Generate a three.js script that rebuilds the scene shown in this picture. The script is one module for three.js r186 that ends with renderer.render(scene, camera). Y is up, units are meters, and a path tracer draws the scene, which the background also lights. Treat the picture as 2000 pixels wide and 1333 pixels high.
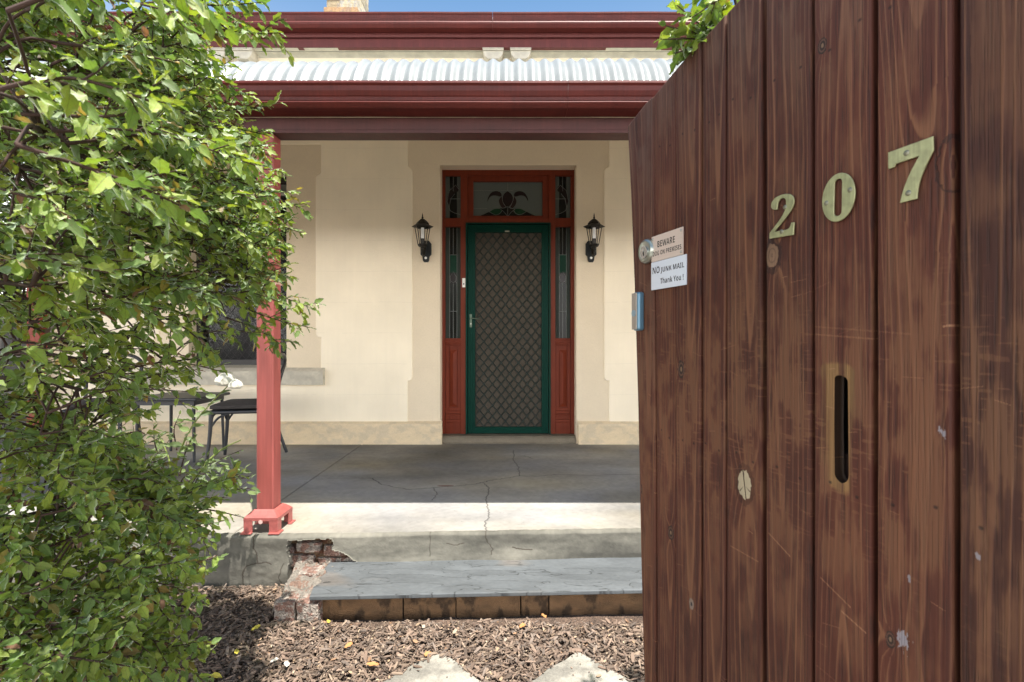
import * as THREE from 'three';
import { mergeGeometries } from 'three/addons/utils/BufferGeometryUtils.js';
import { RoundedBoxGeometry } from 'three/addons/geometries/RoundedBoxGeometry.js';
import { FontLoader } from 'three/addons/loaders/FontLoader.js';

// ------------------------------------------------------------------ camera, sky, sun, exposure
const scene = new THREE.Scene();
const EYE = 1.27, FOC = 970, CX = 1000, CY = 666.5;           // eye height in metres; focal length and centre in photograph pixels
const camera = new THREE.PerspectiveCamera(2 * Math.atan(CY / FOC) * 180 / Math.PI, 1024 / 682, 0.05, 600);
camera.position.set(0, EYE, 0);
camera.lookAt(0, EYE, -1);
camera.focus = 3.4; camera.userData.fStop = 9;
const renderer = new THREE.WebGLRenderer();
renderer.toneMapping = THREE.LinearToneMapping;
renderer.toneMappingExposure = 5.3;
renderer.shadowMap.enabled = true;
const SUN = new THREE.Vector3(0.6, 3.77, 1).normalize();
{
  const W = 512, H = 256, d = new Float32Array(W * H * 4), v = new THREE.Vector3();
  const zen = [0.006, 0.048, 0.116], hor = [1.42, 1.32, 1.18], glow = [0.75, 0.70, 0.62];
  for (let j = 0; j < H; j++) for (let i = 0; i < W; i++) {
    const el = ((j + 0.5) / H - 0.5) * Math.PI, az = ((i + 0.5) / W - 0.5) * 2 * Math.PI;
    v.set(Math.cos(el) * Math.cos(az), Math.sin(el), Math.cos(el) * Math.sin(az));
    const t = Math.exp(-Math.pow(Math.max(v.y, 0) / 0.22, 1.5)), g = Math.acos(THREE.MathUtils.clamp(v.dot(SUN), -1, 1));
    const s = Math.exp(-g / 0.36) * 0.5 + Math.exp(-g / 0.09) * 0.9;
    for (let c = 0; c < 3; c++) d[(j * W + i) * 4 + c] = zen[c] + hor[c] * t + glow[c] * s;
    d[(j * W + i) * 4 + 3] = 1;
  }
  const sky = new THREE.DataTexture(d, W, H, THREE.RGBAFormat, THREE.FloatType);
  sky.mapping = THREE.EquirectangularReflectionMapping; sky.magFilter = THREE.LinearFilter; sky.needsUpdate = true;
  scene.background = sky; scene.environment = sky;
}
const sun = new THREE.DirectionalLight(new THREE.Color(1, 0.955, 0.88), 2.0);
sun.position.copy(SUN).multiplyScalar(20).add(new THREE.Vector3(0, 0, -2.5));
sun.target.position.set(0, 0, -2.5);
sun.castShadow = true; sun.shadow.mapSize.set(2048, 2048);
Object.assign(sun.shadow.camera, { left: -7, right: 7, top: 7, bottom: -7, near: 1, far: 40 });
scene.add(sun, sun.target);

// ------------------------------------------------------------------ helpers
const rng = (a) => () => { a |= 0; a = a + 0x6D2B79F5 | 0; let t = Math.imul(a ^ a >>> 15, 1 | a); t = t + Math.imul(t ^ t >>> 7, 61 | t) ^ t; return ((t ^ t >>> 14) >>> 0) / 4294967296; };
const R = rng(207), rr = (a, b) => a + (b - a) * R();
const V = (x, y, z) => new THREE.Vector3(x, y, z);
const wx = (x, D) => (x - CX) / FOC * D, wy = (y, D) => EYE + (CY - y) / FOC * D;      // measurements of the photograph at a known distance
const at = (x, y, D) => V(wx(x, D), wy(y, D), -D);
const lin = (hex) => new THREE.Color(hex);
const clamp = THREE.MathUtils.clamp, smooth = THREE.MathUtils.smoothstep, lerp = THREE.MathUtils.lerp;

const P512 = (() => { const r = rng(5), p = [...Array(512).keys()]; for (let i = 511; i > 0; i--) { const j = Math.floor(r() * (i + 1)); [p[i], p[j]] = [p[j], p[i]]; } return Uint16Array.from([...p, ...p]); })();
const HV = (() => { const r = rng(9), h = new Float32Array(512); for (let i = 0; i < 512; i++) h[i] = r(); return h; })();
function vnoise(x, y, px = 512, py = 512, s = 0) {           // value noise 0..1, periodic in px, py cells
  const xi = Math.floor(x), yi = Math.floor(y), fx = x - xi, fy = y - yi;
  const ux = fx * fx * (3 - 2 * fx), uy = fy * fy * (3 - 2 * fy);
  const m = (a, n) => ((a % n) + n) % n, x0 = m(xi, px), x1 = m(xi + 1, px), y0 = m(yi, py), y1 = m(yi + 1, py);
  const h = (a, b) => HV[P512[(P512[(a + s * 37) & 511] + b) & 511]];
  const a = h(x0, y0), b = h(x1, y0), c = h(x0, y1), d = h(x1, y1);
  return a + (b - a) * ux + (c - a) * uy + (a - b - c + d) * ux * uy;
}
function fbm(x, y, oct = 4, px = 512, py = 512, s = 0) { let a = 0.5, v = 0, t = 0; for (let o = 0; o < oct; o++) { v += a * vnoise(x, y, px, py, s + o); t += a; a *= 0.5; x *= 2; y *= 2; px *= 2; py *= 2; } return v / t; }
function tex(w, h, f, srgb = true, repeat = true) {            // f(u px, v px) -> [r,g,b] in 0..255 or one number 0..1
  const d = new Uint8Array(w * h * 4);
  for (let j = 0; j < h; j++) for (let i = 0; i < w; i++) {
    const c = f(i, j), k = (j * w + i) * 4;
    if (typeof c === 'number') d[k] = d[k + 1] = d[k + 2] = clamp(c * 255, 0, 255); else { d[k] = clamp(c[0], 0, 255); d[k + 1] = clamp(c[1], 0, 255); d[k + 2] = clamp(c[2], 0, 255); }
    d[k + 3] = 255;
  }
  const t = new THREE.DataTexture(d, w, h);
  if (srgb) t.colorSpace = THREE.SRGBColorSpace;
  t.magFilter = THREE.LinearFilter; t.minFilter = THREE.LinearMipmapLinearFilter; t.generateMipmaps = true;
  t.wrapS = t.wrapT = repeat ? THREE.RepeatWrapping : THREE.ClampToEdgeWrapping; t.needsUpdate = true;
  return t;
}
const rep = (t, sx, sy) => { const c = t.clone(); c.repeat.set(sx, sy); c.needsUpdate = true; return c; };
const M = (o) => new THREE.MeshStandardMaterial({ roughness: 0.8, metalness: 0, ...o });
const MP = (o) => new THREE.MeshPhysicalMaterial({ roughness: 0.8, metalness: 0, ...o });

const names = {};
const numbered = (n) => { names[n] = (names[n] ?? -1) + 1; return names[n] ? n + '_' + String(names[n]).padStart(3, '0') : n; };
function group(name, pos = [0, 0, 0], turn = 0, parent = scene) {
  const o = new THREE.Group(); o.name = parent === scene ? numbered(name) : name; o.position.set(...pos); o.rotation.y = turn; parent.add(o); return o;
}
function tag(o, label, category, grp, kind) { if (label) o.userData.label = label; if (category) o.userData.category = category; if (grp) o.userData.group = grp; if (kind) o.userData.kind = kind; return o; }
function mesh(name, geo, mat, parent = scene) {
  const g = Array.isArray(geo) ? merge(geo) : geo, m = new THREE.Mesh(g, mat);
  m.name = parent === scene ? numbered(name) : name; m.castShadow = m.receiveShadow = true; parent.add(m); return m;
}
function merge(list) { const l = list.map((g) => { const n = g.index ? g.toNonIndexed() : g; for (const k of Object.keys(n.attributes)) if (!['position', 'normal', 'uv'].includes(k)) n.deleteAttribute(k); if (!n.attributes.uv) boxUV(n); return n; }); return l.length === 1 ? l[0] : mergeGeometries(l); }
function boxUV(g0, ox = 0, oy = 0) {                            // uv in metres from the faces' directions
  const g = g0.index ? g0.toNonIndexed() : g0, p = g.attributes.position, n = p.count, uv = new Float32Array(n * 2), a = V(), b = V(), c = V();
  for (let i = 0; i < n; i += 3) {
    a.fromBufferAttribute(p, i); b.fromBufferAttribute(p, i + 1).sub(a); c.fromBufferAttribute(p, i + 2).sub(a); b.cross(c);
    const ax = Math.abs(b.x), ay = Math.abs(b.y), az = Math.abs(b.z);
    for (let k = 0; k < 3; k++) { const x = p.getX(i + k), y = p.getY(i + k), z = p.getZ(i + k); const [u, v] = ay >= ax && ay >= az ? [x, z] : ax >= az ? [z, y] : [x, y]; uv[(i + k) * 2] = u + ox; uv[(i + k) * 2 + 1] = v + oy; }
  }
  g.setAttribute('uv', new THREE.BufferAttribute(uv, 2)); return g;
}
function box(x0, x1, y0, y1, z0, z1, r = 0) {
  const w = Math.abs(x1 - x0), h = Math.abs(y1 - y0), d = Math.abs(z1 - z0);
  const g = r ? new RoundedBoxGeometry(w, h, d, 2, Math.min(r, w / 2.01, h / 2.01, d / 2.01)) : new THREE.BoxGeometry(w, h, d);
  g.translate((x0 + x1) / 2, (y0 + y1) / 2, (z0 + z1) / 2); return boxUV(g);
}
const poly = (pts) => { const s = new THREE.Shape(); pts.forEach((p, i) => i ? s.lineTo(...p) : s.moveTo(...p)); s.closePath(); return s; };
const ext = (shape, depth, bev = 0, seg = 2, curve = 12) => boxUV(new THREE.ExtrudeGeometry(shape, { depth: depth - 2 * bev, bevelEnabled: bev > 0, bevelThickness: bev, bevelSize: bev, bevelOffset: -bev, bevelSegments: seg, curveSegments: curve }).translate(0, 0, bev));
function along(pts, x0, x1, sag = 0) {                                   // a profile of [distance from camera plane, height] drawn along x
  const g = new THREE.ExtrudeGeometry(poly(pts), { depth: x1 - x0, steps: sag ? Math.ceil((x1 - x0) / 0.12) : 1, bevelEnabled: false, curveSegments: 1 }); g.rotateY(Math.PI / 2).translate(x0, 0, 0);
  if (sag) { const p = g.attributes.position; for (let i = 0; i < p.count; i++) { const x = p.getX(i); p.setY(i, p.getY(i) + sag * 2 * (vnoise(x * 0.9 + 31, 4) - 0.5) + sag * 0.5 * (vnoise(x * 4 + 3, 9) - 0.5)); p.setZ(i, p.getZ(i) + sag * (vnoise(x * 1.3 + 11, 7) - 0.5)); } g.computeVertexNormals(); }
  return boxUV(g);
}
function tube(pts, r0, r1 = r0, sides = 8) {                    // tapered tube through points, ends capped
  const n = pts.length, pos = [], idx = [], t = V(), u = V(), w = V(), up = V(0.31, 0.9, 0.27);
  for (let i = 0; i < n; i++) {
    t.copy(pts[Math.min(i + 1, n - 1)]).sub(pts[Math.max(i - 1, 0)]).normalize();
    u.crossVectors(t, Math.abs(t.dot(up)) > 0.95 ? V(1, 0, 0) : up).normalize(); w.crossVectors(t, u);
    const r = r0 + (r1 - r0) * i / (n - 1);
    for (let k = 0; k < sides; k++) { const a = k / sides * 2 * Math.PI; pos.push(pts[i].x + r * (Math.cos(a) * u.x + Math.sin(a) * w.x), pts[i].y + r * (Math.cos(a) * u.y + Math.sin(a) * w.y), pts[i].z + r * (Math.cos(a) * u.z + Math.sin(a) * w.z)); }
  }
  for (let i = 0; i < n - 1; i++) for (let k = 0; k < sides; k++) { const a = i * sides + k, b = i * sides + (k + 1) % sides; idx.push(a, b, a + sides, b, b + sides, a + sides); }
  for (let k = 1; k < sides - 1; k++) { idx.push(0, k + 1, k); const e = (n - 1) * sides; idx.push(e, e + k, e + k + 1); }
  const g = new THREE.BufferGeometry(); g.setAttribute('position', new THREE.Float32BufferAttribute(pos, 3)); g.setIndex(idx); g.computeVertexNormals();
  const uv = new Float32Array(pos.length / 3 * 2); for (let i = 0; i < uv.length / 2; i++) { uv[i * 2] = (i % sides) / sides * 0.1; uv[i * 2 + 1] = Math.floor(i / sides) * 0.05; } g.setAttribute('uv', new THREE.BufferAttribute(uv, 2));
  return g;
}
const spline = (pts, n) => new THREE.CatmullRomCurve3(pts).getPoints(n);
const seg = (a, b, r, sides = 6) => tube([a, b], r, r, sides);

// ------------------------------------------------------------------ textures and materials
const tPlaster = tex(512, 512, (i, j) => { const n = fbm(i / 64, j / 64, 4, 8, 8), f = fbm(i / 4, j / 4, 2, 128, 128, 3), g = fbm(i / 128, j / 128, 2, 4, 4, 7); const v = 228 + 22 * (n - 0.5) + 12 * (f - 0.5) + 14 * (g - 0.5); return [v, v, v]; });
const bPlaster = tex(512, 512, (i, j) => 0.5 * fbm(i / 40, j / 28, 4, 13, 18) * 0.9 + 0.5 * fbm(i / 3, j / 3, 2, 170, 170, 4), false);
const tPaint = tex(256, 256, (i, j) => { const n = fbm(i / 32, j / 32, 5, 8, 8, 2), f = vnoise(i, j, 256, 256, 6); const v = 216 + 50 * (n - 0.5) + 14 * (f - 0.5); return [v, v, v]; });
const tGrain = tex(256, 512, (i, j) => { const n = fbm(i / 5, j / 60, 4, 51, 8, 2), f = fbm(i / 60, j / 60, 3, 4, 8, 8); const v = 210 + 46 * (n - 0.5) + 30 * (f - 0.5); return [v, v, v]; });
const bGrain = tex(256, 512, (i, j) => fbm(i / 4, j / 90, 4, 64, 5, 2), false);
const walls = { bumpMap: rep(bPlaster, 1 / 0.8, 1 / 0.8), bumpScale: 0.0025 };
// wall paint, with the faint joints of the ruled render
const tWall = tex(1024, 1024, (i, j) => {                        // one repeat is 2.4 m
  const n = fbm(i / 128, j / 128, 5, 8, 8), st = fbm(i / 10, j / 160, 3, 102, 6, 5); let v = 1 + 0.07 * (n - 0.5) + 0.014 * (st - 0.5);
  const row = 1024 / 8, w = Math.abs(((j + 3 * vnoise(i / 60, 3, 17, 8)) % row) - row / 2); if (w < 1.3 && fbm(i / 50, Math.floor(j / row) * 3.1, 2, 20, 32, 9) > 0.36) v *= 0.978;
  return [243 * v, 231 * v, 206 * v];
});
const mWall = M({ map: rep(tWall, 1 / 2.4, 1 / 2.4), roughness: 0.75, ...walls });
const tEven = tex(512, 512, (i, j) => { const n = fbm(i / 90, j / 90, 4, 6, 6, 2), f = fbm(i / 3, j / 3, 2, 170, 170, 5); const v = 240 + 9 * (n - 0.5) + 9 * (f - 0.5); return [v, v, v]; });
const mBand = M({ color: lin('#ecdcc0'), map: rep(tEven, 1, 1), roughness: 0.8, ...walls });
const tPl = tex(512, 512, (i, j) => { const n = fbm(i / 50, j / 22, 5, 10, 23, 2), k = smooth(fbm(i / 40, j / 30, 4, 13, 17, 7), 0.5, 0.7), f = fbm(i / 4, j / 4, 2, 128, 128, 5); const v = 0.94 + 0.07 * (n - 0.5) + 0.06 * (f - 0.5); return [240 * v * (1 - 0.06 * k), 226 * v * (1 - 0.05 * k), 202 * v * (1 - 0.03 * k)]; });
const mPlinth = M({ color: lin('#f4ecdc'), map: rep(tPl, 1, 1), roughness: 0.85, bumpMap: rep(bPlaster, 1.8, 1.8), bumpScale: 0.003 });
const mCream = M({ color: lin('#e9e4d0'), map: rep(tPaint, 1.5, 1.5), roughness: 0.7 });
const mTrim = M({ color: lin('#e4dcc8'), map: rep(tPaint, 3, 3), roughness: 0.8 });
const RED = '#8c3a34';
const tFade = tex(1024, 256, (i, j) => { const n = fbm(i / 70, j / 40, 4, 15, 7, 2), d = fbm(i / 5, j / 120, 3, 205, 3, 6), f = vnoise(i / 1.2, j / 1.2, 853, 213, 5) > 0.975 ? 1 : 0; const v = 212 + 60 * (n - 0.5) + 34 * (d - 0.5) + 26 * f; return [v, v + 10 * f, v + 8 * f]; });
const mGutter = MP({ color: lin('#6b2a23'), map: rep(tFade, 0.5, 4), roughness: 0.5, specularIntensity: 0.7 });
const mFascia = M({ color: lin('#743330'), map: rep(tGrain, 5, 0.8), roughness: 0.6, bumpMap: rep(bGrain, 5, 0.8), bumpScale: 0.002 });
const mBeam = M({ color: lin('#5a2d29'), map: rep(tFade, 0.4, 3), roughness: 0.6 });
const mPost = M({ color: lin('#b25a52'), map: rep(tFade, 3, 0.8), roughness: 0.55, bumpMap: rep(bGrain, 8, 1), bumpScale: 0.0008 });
const mCast = MP({ color: lin('#b9625b'), map: rep(tPaint, 9, 9), roughness: 0.5, clearcoat: 0.3, clearcoatRoughness: 0.4 });
const mDoorRed = MP({ color: lin('#85351b'), map: rep(tGrain, 7, 1.2), roughness: 0.55, specularIntensity: 0.45, clearcoat: 0.04, clearcoatRoughness: 0.3, bumpMap: rep(bGrain, 7, 1.2), bumpScale: 0.0006 });
const mGreen = MP({ color: lin('#023228'), roughness: 0.45, specularIntensity: 0.2 });
const mGrille = M({ color: lin('#08221d'), roughness: 0.45 });
const tScreen = tex(256, 256, (i, j) => { const m = ((i % 4) < 1 || (j % 4) < 1) ? 1 : 0.72, n = fbm(i / 40, j / 40, 3, 6, 6); return [76 * m + 16 * n, 68 * m + 14 * n, 57 * m + 12 * n]; });
const mScreen = M({ map: rep(tScreen, 4, 4), roughness: 0.85 });
const mDark = M({ color: 0x060606, roughness: 0.9 });
const mBlack = M({ color: lin('#1b1b1a'), roughness: 0.5 });
const mLead = M({ color: lin('#8a8f8c'), roughness: 0.5, metalness: 0.5 });
const bRipple = tex(256, 512, (i, j) => fbm(i / 9 + 2 * fbm(i / 30, j / 30, 2, 8, 17, 5), j / 15, 3, 28, 34, 1), false);
const glass = (hex, o = {}) => MP({ color: lin(hex), roughness: 0.2, specularIntensity: 0.45, clearcoat: 0.0, ...o });
const mGlassClear = glass('#565c58', { roughness: 0.28, bumpMap: rep(bPlaster, 6, 6), bumpScale: 0.0008 }), mGlassRipple = glass('#353d38', { bumpMap: rep(bRipple, 5, 5), bumpScale: 0.006, roughness: 0.16 });
const mGlassMaroon = glass('#1e1315'), mGlassMaroon2 = glass('#2a1c1b'), mGlassLeaf = glass('#10331f'), mGlassBlack = glass('#0b0d0b'), mGlassGreen = glass('#0f3b2c', { bumpMap: rep(bRipple, 9, 9), bumpScale: 0.005 });
const mPane = MP({ color: 0xffffff, transmission: 1, thickness: 0, roughness: 0.06, ior: 1.45 });
const mPaneDull = MP({ color: 0xffffff, transmission: 1, thickness: 0, roughness: 0.1, ior: 1.4, specularIntensity: 0.3 });
const mSteel = M({ color: lin('#b9b6b0'), metalness: 0.9, roughness: 0.3 });
const mWhite = M({ color: lin('#efeee6'), roughness: 0.5 });
const mChair = M({ color: lin('#2a2c30'), roughness: 0.42 });
const mCushion = M({ color: lin('#4a4543'), roughness: 0.95, map: rep(tPaint, 8, 8) });
const mChairBlue = M({ color: lin('#1d3040'), roughness: 0.5 });

// ------------------------------------------------------------------ ground
const tSoil = tex(1024, 1024, (i, j) => {
  const n = fbm(i / 60, j / 60, 4, 17, 17), f = fbm(i / 5, j / 5, 3, 204, 204, 3), w = 0.55 + 0.5 * n; const v = w * (0.5 + f);
  return [112 * v, 92 * v, 78 * v];
});
const bSoil = tex(512, 512, (i, j) => fbm(i / 6, j / 6, 4, 85, 85, 3), false);
mesh('ground', boxUV(new THREE.PlaneGeometry(400, 400, 1, 1).rotateX(-Math.PI / 2).translate(0, -0.03, 0)), M({ map: rep(tSoil, 1 / 0.8, 1 / 0.8), bumpMap: rep(bSoil, 2, 2), bumpScale: 0.012, roughness: 1 })).userData.kind = 'structure';
{ // garden bed: gently uneven soil under the mulch
  const g = new THREE.PlaneGeometry(7, 2.66, 140, 54).rotateX(-Math.PI / 2).translate(-1.2, 0, -1.33), p = g.attributes.position;
  for (let i = 0; i < p.count; i++) p.setY(i, -0.012 + bedY(p.getX(i), p.getZ(i)));
  g.computeVertexNormals();
  mesh('garden_bed', boxUV(g), M({ map: rep(tSoil, 1 / 0.8, 1 / 0.8), bumpMap: rep(bSoil, 2, 2), bumpScale: 0.012, roughness: 1 })).userData.kind = 'structure';
}
function bedY(x, z) { return 0.03 * (fbm(x * 1.7 + 9, z * 1.7 + 20, 3) - 0.5) + 0.012 * (fbm(x * 9 + 9, z * 9 + 40, 2) - 0.5); }
const tPath = tex(512, 512, (i, j) => { const v = 0.85 + 0.2 * (fbm(i / 50, j / 50, 4, 10, 10) - 0.5) + 0.12 * (fbm(i / 3, j / 3, 2, 170, 170, 4) - 0.5); return [182 * v, 178 * v, 170 * v]; });
mesh('footpath', box(-14, 14, -0.12, 0.0, 0.02, 2.4), M({ map: rep(tPath, 1, 1), roughness: 0.95 })).userData.kind = 'structure';
mesh('road', box(-80, 80, -0.16, -0.02, 2.9, 12), M({ color: 0x3c3b3a, map: rep(tPaint, 1, 1), roughness: 0.95 })).userData.kind = 'structure';

// ------------------------------------------------------------------ verandah floor: two slabs with an open joint, cement facing, exposed bricks
const FLOOR = 0.27, WALL = 4.83;
const edgeD = (x) => x > -0.9 ? 2.555 + 0.045 * (x + 0.9) : 2.555;
const SX0 = -5.2, SW = 8, SD0 = 2.5, SD = 2.5;                 // the piece of ground that the slab's picture covers
{
  const W = 2048, H = 1024, cv = document.createElement('canvas'); cv.width = W; cv.height = H;
  const cx = cv.getContext('2d'), im = cx.createImageData(W, H);
  for (let j = 0; j < H; j++) for (let i = 0; i < W; i++) {
    const x = i / W * SW, d = (1 - j / H) * SD;
    const big = fbm(x * 1.1 + 3, d * 1.6 + 1, 5, 512, 512, 2), st = fbm(x * 0.9 + 7 + d * 0.3, d * 3.4, 4, 512, 512, 6), fine = fbm(x * 38, d * 38, 3, 512, 512, 4), sp = vnoise(x * 120, d * 120, 512, 512, 8);
    let v = 0.92 + 0.66 * (big - 0.5) + 0.42 * (st - 0.5) + 0.13 * (fine - 0.5); if (sp > 0.93) v *= 0.88;
    
    const warm = fbm(x * 1.5 + 40, d * 2 + 9, 3, 512, 512, 1), k = (j * W + i) * 4;
    im.data[k] = clamp(147 * v + 7 * (warm - 0.5) * 4, 0, 255); im.data[k + 1] = clamp(143 * v + 3 * (warm - 0.5) * 4, 0, 255); im.data[k + 2] = clamp(135 * v - 6 * (warm - 0.5) * 4, 0, 255); im.data[k + 3] = 255;
  }
  cx.putImageData(im, 0, 0);
  const bv = document.createElement('canvas'); bv.width = W; bv.height = H; const bx = bv.getContext('2d');
  const bi = bx.createImageData(W, H);
  for (let j = 0; j < H; j++) for (let i = 0; i < W; i++) { const x = i / W * SW, d = (1 - j / H) * SD, k = (j * W + i) * 4, v = 90 + 110 * fbm(x * 5, d * 7, 4) + 40 * fbm(x * 60, d * 60, 2); bi.data[k] = bi.data[k + 1] = bi.data[k + 2] = v; bi.data[k + 3] = 255; }
  bx.putImageData(bi, 0, 0);
  const px = (x, y) => { const D = FOC / (y - CY) * (EYE - FLOOR); return [(wx(x, D) - SX0) / SW * W, (1 - (D - SD0) / SD) * H]; };   // floor points measured in the photograph
  const jag = rng(31);
  function crack(pts, w, col = '40,38,36') {
    for (const [c, ww, style] of [[cx, w, `rgba(${col},0.8)`], [bx, w + 1.4, 'rgba(0,0,0,0.85)']]) {
      c.strokeStyle = style; c.lineWidth = ww; c.lineCap = 'round'; c.beginPath(); const rj = rng(pts.length * 97 + 1);
      let prev; pts.forEach((p, i) => { const q = px(...p); if (!i) c.moveTo(...q); else { const n = 9; for (let s = 1; s <= n; s++) c.lineTo(lerp(prev[0], q[0], s / n) + (s < n ? (rj() - 0.5) * 3.4 : 0), lerp(prev[1], q[1], s / n) + (s < n ? (rj() - 0.5) * 5 : 0)); } prev = q; }); c.stroke();
    }
  }
  crack([[700, 934], [727, 935], [745, 947], [800, 957], [850, 953], [890, 950], [930, 946], [958, 939], [985, 935], [1015, 930], [1050, 931], [1090, 927], [1150, 929], [1250, 927]], 1.7);
  crack([[945, 945], [955, 955], [950, 975], [953, 995], [956, 1012], [947, 1020], [949, 1045]], 1.1);
  crack([[1015, 930], [1012, 912], [1003, 900], [1004, 880]], 0.9);
  crack([[1008, 893], [1025, 891], [1040, 896]], 1.4); crack([[846, 953], [853, 967], [842, 978]], 0.9);
  crack([[560, 936], [640, 936], [700, 934]], 0.7);
  cx.fillStyle = '#7a5f55'; cx.beginPath(); const c0 = px(852, 953), c1 = px(888, 946); cx.ellipse((c0[0] + c1[0]) / 2, (c0[1] + c1[1]) / 2, Math.abs(c1[0] - c0[0]) / 2, 7, -0.05, 0, 7); cx.fill();
  const wet = px(1250, 900); void wet;
  const tS = new THREE.CanvasTexture(cv); tS.colorSpace = THREE.SRGBColorSpace; const bS = new THREE.CanvasTexture(bv);
  const mSlab = M({ map: tS, bumpMap: bS, bumpScale: 0.006, roughness: 0.82 });
  const top = (pts) => { const g = new THREE.ExtrudeGeometry(poly(pts), { depth: 0.022, bevelEnabled: true, bevelThickness: 0.004, bevelSize: 0.004, bevelOffset: -0.004, bevelSegments: 1 }).rotateX(-Math.PI / 2).translate(0, FLOOR - 0.026, 0); boxUV(g); const p = g.attributes.position, u = g.attributes.uv; for (let i = 0; i < p.count; i++) u.setXY(i, (p.getX(i) - SX0) / SW, (-p.getZ(i) - SD0) / SD); return g; };
  const floor = group('verandah_floor'); tag(floor, null, null, null, 'structure');
  const inset = 0.028;
  mesh('floor_slab', top([[-5.1, 2.555 + inset], [-1.452, 2.555 + inset], [-1.452, 4.84], [-5.1, 4.84]]), mSlab, floor);
  mesh('floor_slab', top([[-1.446, 2.555 + inset], [-0.9, 2.555 + inset], [2.6, edgeD(2.6) + inset], [2.6, 4.84], [-1.446, 4.84]]), mSlab, floor);
  mesh('floor_core', box(-5.1, 2.6, -0.06, FLOOR - 0.032, -4.84, -2.76), M({ color: 0x4a3a30, roughness: 1 }), floor);
  // cement facing, lumpy by hand-trowelling, with the hole where it has fallen off the bricks
  const FW = 2048, FH = 128, fc = document.createElement('canvas'); fc.width = FW; fc.height = FH; const fx = fc.getContext('2d'), fi = fx.createImageData(FW, FH);
  for (let j = 0; j < FH; j++) for (let i = 0; i < FW; i++) {
    const x = -4.6 + 7.2 * i / FW, y = 0.29 * (1 - j / FH), n = fbm(x * 2.3 + 5, y * 7, 5, 512, 512, 3), f = fbm(x * 60, y * 60, 3, 512, 512, 5), st = fbm(x * 1.3, y * 18, 4, 512, 512, 8), pale = smooth(fbm(x * 5 + 9, y * 9, 4, 512, 512, 6), 0.52, 0.66);
    const v = 0.86 + 0.45 * (n - 0.5) + 0.16 * (f - 0.5) + 0.3 * (st - 0.5) + 0.1 * pale, k = (j * FW + i) * 4; fi.data[k] = 112 * v; fi.data[k + 1] = 109 * v; fi.data[k + 2] = 99 * v; fi.data[k + 3] = 255;
  }
  fx.putImageData(fi, 0, 0);
  const fp = (x, y) => { const p = at(x, y, 2.56); return [(p.x + 4.6) / 7.2 * FW, (1 - p.y / 0.29) * FH]; };
  const rf = rng(12); const fcrack = (pts, w) => { fx.strokeStyle = 'rgba(46,38,30,0.85)'; fx.lineWidth = w; fx.beginPath(); let q; pts.forEach((p, i) => { const c = fp(...p); if (!i) fx.moveTo(...c); else for (let s = 1; s <= 6; s++) fx.lineTo(lerp(q[0], c[0], s / 6) + (rf() - 0.5) * 2.2, lerp(q[1], c[1], s / 6) + (rf() - 0.5) * 2.2); q = c; }); fx.stroke(); };
  fcrack([[497, 1048], [496, 1070], [503, 1085], [504, 1100]], 1.3); fcrack([[474, 1140], [474, 1120], [482, 1106], [500, 1100], [520, 1098], [532, 1102]], 1.6); fcrack([[474, 1140], [476, 1152]], 1.3); fcrack([[947, 1046], [950, 1062], [962, 1078], [958, 1090]], 1); fcrack([[1000, 1076], [1018, 1080], [1040, 1080]], 1.6); fcrack([[870, 1066], [890, 1070], [905, 1066]], 1.2); fcrack([[838, 1050], [838, 1092]], 0.7); fcrack([[555, 1100], [545, 1125], [550, 1145]], 1);
  const tF = new THREE.CanvasTexture(fc); tF.colorSpace = THREE.SRGBColorSpace;
  const bF = tex(1024, 128, (i, j) => 0.6 * fbm(i / 18, j / 14, 4, 56, 9, 3) + 0.4 * fbm(i / 4, j / 3, 2, 256, 42, 5), false);
  const mFace = M({ map: tF, bumpMap: rep(bF, 3.6, 1), bumpScale: 0.0016, roughness: 0.95 });
  const NX = 1200, NY = 64, x0 = -4.6, x1 = 2.6, pos = [], uv = [], idx = [];
  const prof = (v) => v < 0.86 ? [v / 0.86 * 0.95, 0] : (() => { const a = (v - 0.86) / 0.14 * Math.PI / 2; return [0.95 + 0.05 * Math.sin(a), 1 - Math.cos(a)]; })();
  const inHole = (x, y) => { const w = 0.016 * (fbm(x * 40 + 3, y * 40, 2) - 0.5), top = 0.246 + 0.022 * (fbm(x * 22, 4, 3) - 0.5), l = -1.15 + w, r = -0.925 + w; return (x > l && x < r && y < top && y > 0.0) || (x >= r - 0.01 && x < -0.80 && y < 0.195 - 1.9 * Math.pow(Math.max(x + 0.93, 0), 1.6) + w && y > 0); };
  for (let j = 0; j <= NY; j++) for (let i = 0; i <= NX; i++) {
    const x = x0 + (x1 - x0) * i / NX, [h, b] = prof(j / NY), y = -0.05 + (FLOOR + 0.05) * h;
    const lump = 0.026 * (fbm(x * 2.6 + 4, y * 8 + 2, 2, 512, 512, 3) - 0.5) + 0.012 * (fbm(x * 6 + 3, y * 13, 3, 512, 512, 5) - 0.5), chip = j > 52 ? 0.004 * (fbm(x * 30, 3, 3) - 0.6) : 0;
    pos.push(x, y + chip, -(edgeD(x) + lump * (1 - b) + b * 0.032)); uv.push((x + 4.6) / 7.2, clamp((y - b * 0.03) / 0.29, 0.003, 0.997));
  }
  const keep = (i, j) => { const x = x0 + (x1 - x0) * (i + 0.5) / NX, y = -0.05 + (FLOOR + 0.05) * prof((j + 0.5) / NY)[0]; return !inHole(x, y); };
  const back = (a) => { pos.push(pos[a * 3], pos[a * 3 + 1], pos[a * 3 + 2] - 0.045); uv.push(uv[a * 2] + 0.03, uv[a * 2 + 1] + 0.03); return pos.length / 3 - 1; };
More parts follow.
